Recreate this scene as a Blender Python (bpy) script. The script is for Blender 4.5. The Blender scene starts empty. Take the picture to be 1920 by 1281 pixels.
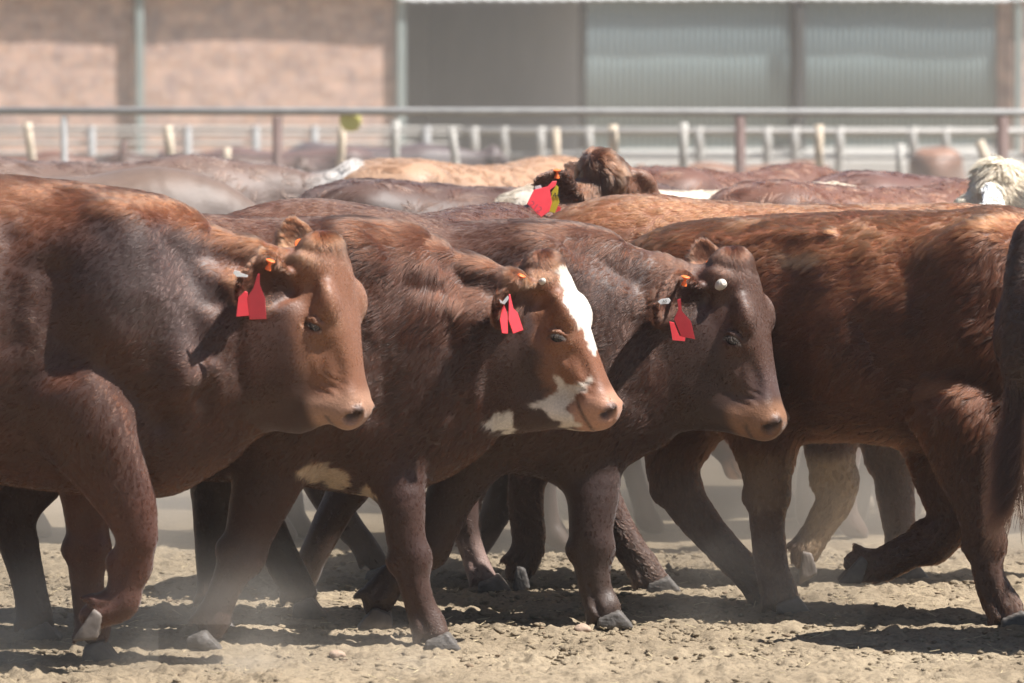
import bpy, math, random
import numpy as np
from mathutils import Vector, Matrix, kdtree

# ------------------------------------------------------------------ camera, sky, sun, exposure
scene = bpy.context.scene
COL = scene.collection
FPX = 10000.0
CAM = np.array([0.0, -15.0, 1.8])
TH = math.atan((640.5 - 24.0) / FPX)
FW = np.array([0, math.cos(TH), -math.sin(TH)])
UP = np.array([0, math.sin(TH), math.cos(TH)])
cam_data = bpy.data.cameras.new('camera')
cam_data.sensor_width = 36.0
cam_data.lens = 36.0 * FPX / 1920.0
cam_data.clip_start = 0.5
cam_data.clip_end = 3000.0
cam_data.dof.use_dof = True
cam_data.dof.focus_distance = 15.75
cam_data.dof.aperture_fstop = 4.8
cam = bpy.data.objects.new('camera', cam_data)
COL.objects.link(cam)
cam.location = CAM
cam.rotation_euler = (math.pi / 2 - TH, 0, 0)
scene.camera = cam

SUN = np.array([0.52, -0.12, 0.86]); SUN = SUN / np.linalg.norm(SUN)
world = bpy.data.worlds.new('World'); scene.world = world
world.use_nodes = True
wn = world.node_tree
bg = wn.nodes['Background']
sky = wn.nodes.new('ShaderNodeTexSky')
sky.sky_type = 'NISHITA'
sky.sun_disc = False
sky.sun_elevation = math.asin(SUN[2])
sky.sun_rotation = math.atan2(SUN[0], SUN[1])
sky.dust_density = 1.0
wn.links.new(sky.outputs[0], bg.inputs[0])
bg.inputs[1].default_value = 0.05
sun_data = bpy.data.lights.new('sun', 'SUN')
sun_data.energy = 5.0
sun_data.angle = math.radians(0.5)
sun_data.color = (1.0, 0.965, 0.92)
sun = bpy.data.objects.new('sun', sun_data); COL.objects.link(sun)
sun.rotation_euler = Vector(SUN).to_track_quat('Z', 'Y').to_euler()
scene.view_settings.view_transform = 'Standard'
scene.view_settings.look = 'None'
scene.view_settings.exposure = 1.12
scene.view_settings.gamma = 1.0
cy = scene.cycles
cy.use_denoising = True
cy.max_bounces = 6
cy.diffuse_bounces = 3
cy.glossy_bounces = 2
cy.transmission_bounces = 3
cy.transparent_max_bounces = 8
cy.volume_bounces = 1
cy.sample_clamp_indirect = 6.0
cy.use_adaptive_sampling = True
cy.adaptive_threshold = 0.02
scene.cycles_curves.shape = 'RIBBONS'

# ------------------------------------------------------------------ helpers
def nrm(v):
    v = np.asarray(v, float)
    return v / (np.linalg.norm(v) + 1e-12)

def W(px, py, Y):
    """the point of the photograph's ray (px, py) that lies at depth y = Y"""
    d = FW + UP * ((640.5 - py) / FPX) + np.array([1.0, 0, 0]) * ((px - 960.0) / FPX)
    t = (Y - CAM[1]) / d[1]
    return CAM + d * t

def mpp(Y):
    return (Y - CAM[1]) / FPX

def to_px(P):
    v = np.asarray(P, float) - CAM
    dep = v @ FW
    return np.stack([960 + FPX * v[:, 0] / dep, 640.5 - FPX * (v @ UP) / dep], 1)

_tab = np.random.RandomState(7).rand(8192).astype(np.float32)
def vnoise(P, freq, seed=0):
    Q = np.asarray(P, np.float32) * freq + 100.37 + seed * 17.13
    I = np.floor(Q).astype(np.int64); f = Q - I
    f = f * f * (3 - 2 * f)
    out = np.zeros(len(Q), np.float32)
    for dx in (0, 1):
        wx = f[:, 0] if dx else 1 - f[:, 0]
        for dy in (0, 1):
            wy = f[:, 1] if dy else 1 - f[:, 1]
            for dz in (0, 1):
                wz = f[:, 2] if dz else 1 - f[:, 2]
                h = ((I[:, 0] + dx) * 73856093) ^ ((I[:, 1] + dy) * 19349663) ^ ((I[:, 2] + dz) * 83492791)
                out += wx * wy * wz * _tab[h & 8191]
    return out * 2 - 1

def fbm(P, freq, oct=3, seed=0):
    o, a = 0, 1.0
    for i in range(oct):
        o = o + a * vnoise(P, freq * 2 ** i, seed + i)
        a *= 0.5
    return o / 1.75

def sstep(a, b, x):
    t = np.clip((x - a) / (b - a), 0, 1)
    return t * t * (3 - 2 * t)

def poly_dist(P2, poly):
    """signed distance (inside positive) of 2-D points to a polygon"""
    poly = np.asarray(poly, float)
    n = len(poly); d = np.full(len(P2), 1e9); ins = np.zeros(len(P2), bool)
    for i in range(n):
        a, b = poly[i], poly[(i + 1) % n]
        e = b - a; w = P2 - a
        t = np.clip((w @ e) / (e @ e + 1e-9), 0, 1)
        d = np.minimum(d, np.hypot(*(w - t[:, None] * e).T))
        c = ((a[1] > P2[:, 1]) != (b[1] > P2[:, 1]))
        xx = a[0] + (P2[:, 1] - a[1]) / (b[1] - a[1] + 1e-12) * e[0]
        ins ^= c & (P2[:, 0] < xx)
    return np.where(ins, d, -d)

# ------------------------------------------------------------------ sculpting with a distance field
def spline(C, m):
    """Catmull-Rom through the rows of C, m samples per span"""
    C = np.asarray(C, float)
    if len(C) == 2 and m <= 1:
        return C
    P = np.vstack([2 * C[0] - C[1], C, 2 * C[-1] - C[-2]])
    out = []
    for i in range(1, len(P) - 2):
        for t in np.arange(m) / m:
            a, b, c, d = P[i - 1], P[i], P[i + 1], P[i + 2]
            out.append(0.5 * (2 * b + (c - a) * t + (2 * a - 5 * b + 4 * c - d) * t * t + (3 * b - a - 3 * c + d) * t ** 3))
    out.append(C[-1])
    return np.array(out)

class Sculpt:
    def __init__(self):
        self.prims = []; self.flow = []

    def tube(self, pts, ra, rb=None, B=(0, 1, 0), k=0.03, op='add', m=4, e=2.0, flow=0, sag=0.0):
        pts = np.asarray(pts, float); n = len(pts)
        ra = np.ones(n) * ra if np.isscalar(ra) else np.asarray(ra, float)
        rb = ra if rb is None else (np.ones(n) * rb if np.isscalar(rb) else np.asarray(rb, float))
        C = spline(np.column_stack([pts, ra, rb]), m)
        C[:, 3:] = np.maximum(C[:, 3:], 0.003)
        self.prims.append((op, C, nrm(B), k, e))
        if flow:
            T = np.gradient(C[:, :3], axis=0)
            T /= np.linalg.norm(T, axis=1)[:, None] + 1e-9
            T = T * flow + np.array([0, 0, -sag])
            for p, t, a, b in zip(C[:, :3], T, C[:, 3], C[:, 4]):
                self.flow.append((*p, *nrm(t), max(0.02, 0.5 * (a + b))))

    def ball(self, c, r, A=None, k=0.03, op='add'):
        """ellipsoid: centre c, radii r along the rows of A"""
        self.prims.append((op + '_ball', np.asarray(c, float), np.asarray(r, float), k, np.eye(3) if A is None else np.asarray(A, float)))

    def mesh(self, h):
        lo = np.full(3, 1e9); hi = -lo
        for p in self.prims:
            if not p[0].startswith('add'):
                continue
            if p[0].endswith('ball'):
                R = p[2].max(); lo = np.minimum(lo, p[1] - R); hi = np.maximum(hi, p[1] + R)
            else:
                R = p[1][:, 3:].max(1)[:, None]
                lo = np.minimum(lo, (p[1][:, :3] - R).min(0)); hi = np.maximum(hi, (p[1][:, :3] + R).max(0))
        lo -= 4 * h; hi += 4 * h
        dim = np.ceil((hi - lo) / h).astype(int) + 1
        D = np.full(dim, 0.2, np.float32)
        ax = [np.float32(lo[i]) + np.float32(h) * np.arange(dim[i], dtype=np.float32) for i in range(3)]
        def sl(a, b):
            i0 = np.clip(np.floor((a - lo) / h).astype(int), 0, dim - 1); i1 = np.clip(np.ceil((b - lo) / h).astype(int) + 1, 1, dim)
            return i0, i1
        def grid(i0, i1):
            return (ax[0][i0[0]:i1[0], None, None], ax[1][None, i0[1]:i1[1], None], ax[2][None, None, i0[2]:i1[2]])
        for p in sorted(self.prims, key=lambda p: 1 if p[0].startswith('cut') else (2 if p[0].startswith('addlate') else 0)):
            op, k = p[0], p[3]
            mg = k + 3 * h
            if op.endswith('ball'):
                R = p[2].max() + mg
                i0, i1 = sl(p[1] - R, p[1] + R)
                X, Y, Z = grid(i0, i1)
                X = X - np.float32(p[1][0]); Y = Y - np.float32(p[1][1]); Z = Z - np.float32(p[1][2])
                k0 = 0; k1 = 0
                for r, a in zip(p[2], p[4]):
                    q = (X * np.float32(a[0]) + Y * np.float32(a[1]) + Z * np.float32(a[2])) / np.float32(r)
                    k0 = k0 + q * q; k1 = k1 + q * q / np.float32(r * r)
                k0 = np.sqrt(k0)
                F = k0 * (k0 - 1) / (np.sqrt(k1) + 1e-6)
            else:
                C, B, e = p[1], p[2], p[4]
                R = C[:, 3:].max(1)[:, None]
                i0, i1 = sl((C[:, :3] - R).min(0) - mg, (C[:, :3] + R).max(0) + mg)
                F = np.full(i1 - i0, 0.2, np.float32)
                for s in range(len(C) - 1):
                    c0, c1 = C[s], C[s + 1]
                    T = c1[:3] - c0[:3]; L = np.linalg.norm(T)
                    if L < 1e-6:
                        continue
                    T = T / L
                    Bp = nrm(B - T * (B @ T)); Nn = np.cross(T, Bp)
                    Rm = max(c0[3:].max(), c1[3:].max()) + mg
                    j0, j1 = sl(np.minimum(c0[:3], c1[:3]) - Rm, np.maximum(c0[:3], c1[:3]) + Rm)
                    j0 = np.maximum(j0, i0); j1 = np.minimum(j1, i1)
                    if (j1 <= j0).any():
                        continue
                    X, Y, Z = grid(j0, j1)
                    X = X - np.float32(c0[0]); Y = Y - np.float32(c0[1]); Z = Z - np.float32(c0[2])
                    f = lambda v: X * np.float32(v[0]) + Y * np.float32(v[1]) + Z * np.float32(v[2])
                    w = f(T); t = np.clip(w / np.float32(L), 0, 1); w = w - t * np.float32(L)
                    a = np.float32(c0[3]) + t * np.float32(c1[3] - c0[3]); b = np.float32(c0[4]) + t * np.float32(c1[4] - c0[4])
                    u = f(Bp) / b; v = f(Nn) / a; mn = np.minimum(a, b)
                    w = w / mn
                    if e == 2.0:
                        k0 = np.sqrt(u * u + v * v + w * w)
                    else:
                        k0 = np.sqrt((np.abs(u) ** e + np.abs(v) ** e) ** (2 / e) + w * w)
                    k1 = np.sqrt((u / b) ** 2 + (v / a) ** 2 + (w / mn) ** 2) + 1e-6
                    uv = np.sqrt(u * u + v * v + w * w)
                    d = (k0 - 1) * uv / k1
                    sub = tuple(slice(j0[q] - i0[q], j1[q] - i0[q]) for q in range(3))
                    F[sub] = np.minimum(F[sub], d)
            sub = tuple(slice(i0[q], i1[q]) for q in range(3))
            A = D[sub]
            if op.startswith('add'):
                hh = np.maximum(k - np.abs(A - F), 0) / k
                D[sub] = np.minimum(A, F) - hh * hh * (k / 4)
            else:
                hh = np.maximum(k - np.abs(A + F), 0) / k
                D[sub] = np.maximum(A, -F) + hh * hh * (k / 4)
        return surface_nets(D, lo, h)

def surface_nets(D, lo, h):
    s = D < 0
    n = s[:-1, :-1, :-1].astype(np.int8)
    for a in (0, 1):
        for b in (0, 1):
            for c in (0, 1):
                if a + b + c:
                    n = n + s[a:s.shape[0] - 1 + a, b:s.shape[1] - 1 + b, c:s.shape[2] - 1 + c]
    I, J, K = np.nonzero((n > 0) & (n < 8))
    idx = np.full(n.shape, -1, np.int32); idx[I, J, K] = np.arange(len(I))
    cv = {(a, b, c): D[I + a, J + b, K + c] for a in (0, 1) for b in (0, 1) for c in (0, 1)}
    acc = np.zeros((len(I), 3)); cnt = np.zeros(len(I))
    for ca in cv:
        for q in range(3):
            if ca[q] == 0:
                cb = list(ca); cb[q] = 1; cb = tuple(cb)
                va, vb = cv[ca], cv[cb]
                m = (va < 0) != (vb < 0)
                t = va / np.where(m, va - vb, 1)
                pt = np.array(ca, float)[None].repeat(len(I), 0); pt[:, q] = t
                acc[m] += pt[m]; cnt[m] += 1
    V = (np.stack([I, J, K], 1) + acc / cnt[:, None]) * h + lo
    G = np.stack([cv[(1, 0, 0)] + cv[(1, 1, 0)] + cv[(1, 0, 1)] + cv[(1, 1, 1)] - cv[(0, 0, 0)] - cv[(0, 1, 0)] - cv[(0, 0, 1)] - cv[(0, 1, 1)],
                  cv[(0, 1, 0)] + cv[(1, 1, 0)] + cv[(0, 1, 1)] + cv[(1, 1, 1)] - cv[(0, 0, 0)] - cv[(1, 0, 0)] - cv[(0, 0, 1)] - cv[(1, 0, 1)],
                  cv[(0, 0, 1)] + cv[(1, 0, 1)] + cv[(0, 1, 1)] + cv[(1, 1, 1)] - cv[(0, 0, 0)] - cv[(1, 0, 0)] - cv[(0, 1, 0)] - cv[(1, 1, 0)]], 1)
    N = G / (np.linalg.norm(G, axis=1)[:, None] + 1e-9)
    Q = []
    for q in range(3):
        r, t = (q + 1) % 3, (q + 2) % 3
        sa = [slice(None)] * 3; sb = [slice(None)] * 3
        sa[q] = slice(None, -1); sb[q] = slice(1, None)
        A, Bm = s[tuple(sa)], s[tuple(sb)]
        E = np.stack(np.nonzero(A != Bm), 1)
        E = E[(E[:, r] > 0) & (E[:, t] > 0) & (E[:, r] < n.shape[r]) & (E[:, t] < n.shape[t])]
        fl = A[E[:, 0], E[:, 1], E[:, 2]]
        def g(dr, dt):
            e = E.copy(); e[:, r] += dr; e[:, t] += dt
            return idx[e[:, 0], e[:, 1], e[:, 2]]
        quad = np.stack([g(-1, -1), g(0, -1), g(0, 0), g(-1, 0)], 1)
        quad[~fl] = quad[~fl][:, ::-1]
        Q.append(quad)
    return V, np.vstack(Q), N

def relax(V, Q, N, it=2):
    """light smoothing that takes the voxel steps off"""
    for _ in range(it):
        acc = np.zeros_like(V); cnt = np.zeros(len(V))
        for a, b in ((0, 1), (1, 2), (2, 3), (3, 0)):
            np.add.at(acc, Q[:, a], V[Q[:, b]]); np.add.at(cnt, Q[:, a], 1)
            np.add.at(acc, Q[:, b], V[Q[:, a]]); np.add.at(cnt, Q[:, b], 1)
        V = 0.5 * V + 0.5 * acc / np.maximum(cnt, 1)[:, None]
    return V

def make_mesh(name, V, Q, mat, parent=None, color=None, smooth=True, origin=None):
    me = bpy.data.meshes.new(name)
    V = np.asarray(V, np.float32)
    if origin is not None:
        V = V - np.asarray(origin, np.float32)
    if isinstance(Q, np.ndarray):
        me.vertices.add(len(V)); me.vertices.foreach_set('co', V.ravel())
        n, c = Q.shape
        me.loops.add(n * c); me.loops.foreach_set('vertex_index', Q.ravel().astype(np.int32))
        me.polygons.add(n)
        me.polygons.foreach_set('loop_start', np.arange(0, n * c, c, dtype=np.int32))
        try:
            me.polygons.foreach_set('loop_total', np.full(n, c, np.int32))
        except Exception:
            pass
        me.update(calc_edges=True)
    else:
        me.from_pydata([tuple(v) for v in V], [], [tuple(q) for q in Q]); me.update()
    me.validate()
    if smooth:
        me.polygons.foreach_set('use_smooth', np.ones(len(me.polygons), bool))
    if color is not None:
        at = me.color_attributes.new('tint', 'FLOAT_COLOR', 'POINT')
        at.data.foreach_set('color', np.column_stack([color, np.ones(len(color))]).astype(np.float32).ravel())
    if mat is not None:
        me.materials.append(mat)
    o = bpy.data.objects.new(name, me); COL.objects.link(o)
    if origin is not None:
        o.location = origin
    if parent is not None:
        o.parent = parent
        o.matrix_parent_inverse = Matrix.Translation(-Vector(parent.location))
    return o

def tag(o, label=None, cat=None, group=None, kind=None):
    if label: o['label'] = label
    if cat: o['category'] = cat
    if group: o['group'] = group
    if kind: o['kind'] = kind
    return o

# ------------------------------------------------------------------ materials
def new_mat(name):
    m = bpy.data.materials.new(name); m.use_nodes = True
    nt = m.node_tree; return m, nt, nt.nodes['Principled BSDF']

def plain(name, col, rough=0.6, spec=0.5, noise=0.15, scale=30, bump=0.0, metal=0.0):
    m, nt, b = new_mat(name)
    tc = nt.nodes.new('ShaderNodeTexCoord')
    nz = nt.nodes.new('ShaderNodeTexNoise'); nz.inputs['Scale'].default_value = scale; nz.inputs['Detail'].default_value = 5
    nt.links.new(tc.outputs['Object'], nz.inputs['Vector'])
    mx = nt.nodes.new('ShaderNodeMix'); mx.data_type = 'RGBA'
    mx.inputs[6].default_value = (*[c * (1 - noise) for c in col], 1); mx.inputs[7].default_value = (*[min(1, c * (1 + noise)) for c in col], 1)
    nt.links.new(nz.outputs[0], mx.inputs[0]); nt.links.new(mx.outputs[2], b.inputs['Base Color'])
    b.inputs['Roughness'].default_value = rough; b.inputs['Specular IOR Level'].default_value = spec; b.inputs['Metallic'].default_value = metal
    if bump:
        bp = nt.nodes.new('ShaderNodeBump'); bp.inputs['Strength'].default_value = bump; bp.inputs['Distance'].default_value = 0.01
        nt.links.new(nz.outputs[0], bp.inputs['Height']); nt.links.new(bp.outputs[0], b.inputs['Normal'])
    return m

def hide_material():
    m, nt, b = new_mat('hide')
    at = nt.nodes.new('ShaderNodeAttribute'); at.attribute_name = 'tint'
    tc = nt.nodes.new('ShaderNodeTexCoord')
    nz = nt.nodes.new('ShaderNodeTexNoise'); nz.inputs['Scale'].default_value = 160; nz.inputs['Detail'].default_value = 4
    nt.links.new(tc.outputs['Object'], nz.inputs['Vector'])
    mr = nt.nodes.new('ShaderNodeMapRange'); mr.inputs[3].default_value = 0.65; mr.inputs[4].default_value = 1.3
    nt.links.new(nz.outputs[0], mr.inputs[0])
    mx = nt.nodes.new('ShaderNodeMix'); mx.data_type = 'RGBA'; mx.blend_type = 'MULTIPLY'; mx.inputs[0].default_value = 1
    nt.links.new(at.outputs['Color'], mx.inputs[6]); nt.links.new(mr.outputs[0], mx.inputs[7])
    nt.links.new(mx.outputs[2], b.inputs['Base Color'])
    bp = nt.nodes.new('ShaderNodeBump'); bp.inputs['Strength'].default_value = 0.35; bp.inputs['Distance'].default_value = 0.004
    nt.links.new(nz.outputs[0], bp.inputs['Height']); nt.links.new(bp.outputs[0], b.inputs['Normal'])
    b.inputs['Roughness'].default_value = 0.52; b.inputs['Specular IOR Level'].default_value = 0.40
    b.inputs['Sheen Weight'].default_value = 0.15; b.inputs['Sheen Roughness'].default_value = 0.5
    return m

def coat_material():
    m, nt, b = new_mat('coat_hair')
    at = nt.nodes.new('ShaderNodeAttribute'); at.attribute_name = 'hair_color'
    hb = nt.nodes.new('ShaderNodeBsdfHairPrincipled'); hb.model = 'CHIANG'; hb.parametrization = 'COLOR'
    hb.inputs['Roughness'].default_value = 0.30; hb.inputs['Radial Roughness'].default_value = 0.45
    hb.inputs['IOR'].default_value = 1.40; hb.inputs['Random Roughness'].default_value = 0.2
    nt.links.new(at.outputs['Color'], hb.inputs['Color'])
    # pale hair scatters light many times: a plain diffuse strand stands for that
    b.inputs['Roughness'].default_value = .7; b.inputs['Specular IOR Level'].default_value = .2
    nt.links.new(at.outputs['Color'], b.inputs['Base Color'])
    bw = nt.nodes.new('ShaderNodeRGBToBW'); nt.links.new(at.outputs['Color'], bw.inputs[0])
    mr = nt.nodes.new('ShaderNodeMapRange'); mr.inputs[1].default_value = .16; mr.inputs[2].default_value = .36; nt.links.new(bw.outputs[0], mr.inputs[0])
    mx = nt.nodes.new('ShaderNodeMixShader'); nt.links.new(mr.outputs[0], mx.inputs[0]); nt.links.new(hb.outputs[0], mx.inputs[1]); nt.links.new(b.outputs[0], mx.inputs[2])
    nt.links.new(mx.outputs[0], nt.nodes['Material Output'].inputs['Surface'])
    return m

M_HIDE = hide_material()
M_COAT = coat_material()
M_HOOF = plain('hoof_horn', (0.088, 0.078, 0.070), 0.6, 0.4, 0.7, 40, 0.6)
M_PALEHOOF = plain('pale_hoof_horn', (0.125, 0.102, 0.086), 0.6, 0.4, 0.7, 25, 0.3)
M_EYE = plain('eye_dark', (0.008, 0.006, 0.007), 0.12, 0.35, 0.2, 40)
M_LASH = plain('eyelash', (0.40, 0.33, 0.27), 0.6, 0.4, 0.2, 60)
M_HORN = plain('horn_bud', (0.50, 0.46, 0.40), 0.5, 0.4, 0.4, 60, 0.3)
M_RED = plain('red_tag_plastic', (0.80, 0.055, 0.075), 0.42, 0.5, 0.10, 40, 0.05)
M_ORANGE = plain('orange_button_plastic', (0.92, 0.17, 0.035), 0.4, 0.5, 0.08, 60)
M_WHITE = plain('white_tag_plastic', (0.72, 0.72, 0.71), 0.4, 0.5, 0.08, 60)
M_YELLOW = plain('yellow_tag_plastic', (0.62, 0.50, 0.03), 0.45, 0.5, 0.1, 40)
M_INK = plain('tag_ink', (0.03, 0.03, 0.035), 0.6, 0.3, 0.2, 60)
M_PINKINK = plain('faded_tag_ink', (0.42, 0.10, 0.13), 0.6, 0.3, 0.2, 60)

# ------------------------------------------------------------------ hair
def grow(name, parent, V, Q, N, FL, TC, LEN, DEN, count, seed=0, rad=0.00044, lift=0.35, clump=0.5, rough=0.25, jit=0.25, npt=5, tuft=14):
    """strands on the camera side of a hide; FL flow, TC tint, LEN length, DEN relative density per vertex"""
    rs = np.random.RandomState(seed)
    tri = np.vstack([Q[:, [0, 1, 2]], Q[:, [0, 2, 3]]])
    vis = ((CAM - V) * N).sum(1) / np.linalg.norm(CAM - V, axis=1)
    DENv = DEN * (vis > -0.35)
    ar = np.linalg.norm(np.cross(V[tri[:, 1]] - V[tri[:, 0]], V[tri[:, 2]] - V[tri[:, 0]]), axis=1) * 0.5
    w = ar * DENv[tri].mean(1)
    if w.sum() <= 0:
        return None
    f = np.searchsorted(np.cumsum(w) / w.sum(), rs.rand(count)).clip(0, len(tri) - 1)
    u = rs.rand(count, 2); u = np.where(u.sum(1, keepdims=True) > 1, 1 - u, u)
    bw = np.stack([1 - u.sum(1), u[:, 0], u[:, 1]], 1)
    def ip(A):
        return (A[tri[f]] * (bw[:, :, None] if A.ndim == 2 else bw)).sum(1)
    P, n, fl, tc, L = ip(V), ip(N), ip(FL), ip(TC), ip(LEN)
    n /= np.linalg.norm(n, axis=1)[:, None] + 1e-9
    # turbulence of the lie of the coat
    tb = np.stack([fbm(P, 9, 2, 3), fbm(P, 9, 2, 9), fbm(P, 9, 2, 15)], 1) * rough * 2 + np.stack([fbm(P, 34, 2, 23), fbm(P, 34, 2, 29), fbm(P, 34, 2, 35)], 1) * rough
    d = fl + tb + rs.randn(count, 3) * jit * 0.4
    d -= n * (d * n).sum(1, keepdims=True)
    d /= np.linalg.norm(d, axis=1)[:, None] + 1e-9
    L = L * (0.65 + 0.7 * rs.rand(count))
    lf = lift * (0.6 + 0.8 * rs.rand(count))[:, None]
    t = np.linspace(0, 1, npt)
    pts = np.empty((count, npt, 3))
    for i, s in enumerate(t):
        pts[:, i] = P - n * 0.001 + L[:, None] * (d * s + n * (lf * (s - 0.55 * s * s))) + np.array([0, 0, -1.0]) * (L * 0.12 * s * s)[:, None]
    # tufts: strands lean towards the tip of a neighbouring guide strand
    gid = rs.choice(count, max(1, count // tuft), replace=False)
    cell = 0.02
    kd = kdtree.KDTree(len(gid))
    for i, g in enumerate(gid):
        kd.insert(P[g] + d[g] * 0.0, i)
    kd.balance()
    near = np.empty(count, np.int64)
    for i in range(count):
        near[i] = kd.find(P[i])[1]
    g = gid[near]
    wob = 0.6 + 0.8 * rs.rand(count)
    for i, s in enumerate(t[1:], 1):
        k = np.clip(clump * s ** 1.3 * wob, 0, 0.95)[:, None]
        tgt = P[g] + (pts[g, i] - P[g])
        pts[:, i] = pts[:, i] * (1 - k) + tgt * k
    hc = bpy.data.hair_curves.new(name)
    hc.add_curves([npt] * count)
    org = np.array(parent.location)
    hc.attributes['position'].data.foreach_set('vector', (pts - org).astype(np.float32).ravel())
    ra = hc.attributes.get('radius') or hc.attributes.new('radius', 'FLOAT', 'POINT')
    prof = np.array([1, 0.95, 0.8, 0.55, 0.15]) if npt == 5 else np.linspace(1, 0.15, npt)
    ra.data.foreach_set('value', (rad * (0.7 + 0.6 * rs.rand(count))[:, None] * prof[None]).astype(np.float32).ravel())
    br = (0.75 + 0.5 * rs.rand(count)) * (1 + 0.22 * fbm(P, 30, 2, 51)) * np.where(np.isin(np.arange(count), gid), 1.15, 1.0)
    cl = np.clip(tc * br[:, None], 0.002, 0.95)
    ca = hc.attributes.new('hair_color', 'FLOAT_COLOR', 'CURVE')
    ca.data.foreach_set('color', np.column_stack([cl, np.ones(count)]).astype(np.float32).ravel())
    hc.materials.append(M_COAT)
    o = bpy.data.objects.new(name, hc); COL.objects.link(o)
    o.parent = parent
    return o

def flow_field(sc, V, N):
    S = np.array(sc.flow)
    out = np.zeros_like(V); ws = np.zeros(len(V))
    for i in range(0, len(V), 20000):
        P = V[i:i + 20000]
        d = np.sqrt(((P[:, None, :] - S[None, :, :3]) ** 2).sum(2)) / S[None, :, 6]
        w = np.exp(-np.clip(d - d.min(1, keepdims=True), 0, 8) * 5)
        out[i:i + 20000] = w @ S[:, 3:6]
    out -= N * (out * N).sum(1, keepdims=True)
    return out / (np.linalg.norm(out, axis=1)[:, None] + 1e-9)

# ------------------------------------------------------------------ cattle
class Head:
    """frame of a head: O poll, ex down the face, ey across, ez out of the forehead"""
    def __init__(s, O, pitch, yaw, roll=0.0, L=0.48, wide=1.0):
        s.O = np.asarray(O, float); a, y, r = map(math.radians, (pitch, yaw, roll))
        ex = np.array([math.cos(a), 0, -math.sin(a)]); ez = np.array([math.sin(a), 0, math.cos(a)]); ey = np.array([0, 1.0, 0])
        ey, ez = ey * math.cos(r) + ez * math.sin(r), ez * math.cos(r) - ey * math.sin(r)
        R = np.array([[math.cos(y), math.sin(y), 0], [-math.sin(y), math.cos(y), 0], [0, 0, 1]])
        s.ex, s.ey, s.ez = R @ ex, R @ ey, R @ ez
        s.A = np.array([s.ex, s.ey, s.ez]); s.k = L / 0.48; s.w = wide
    def p(s, x, y, z):
        return s.O + (s.ex * x + s.ey * (y * s.w) + s.ez * z) * s.k
    def loc(s, P):
        q = (P - s.O) @ s.A.T / s.k
        q[:, 1] /= s.w
        return q

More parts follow.
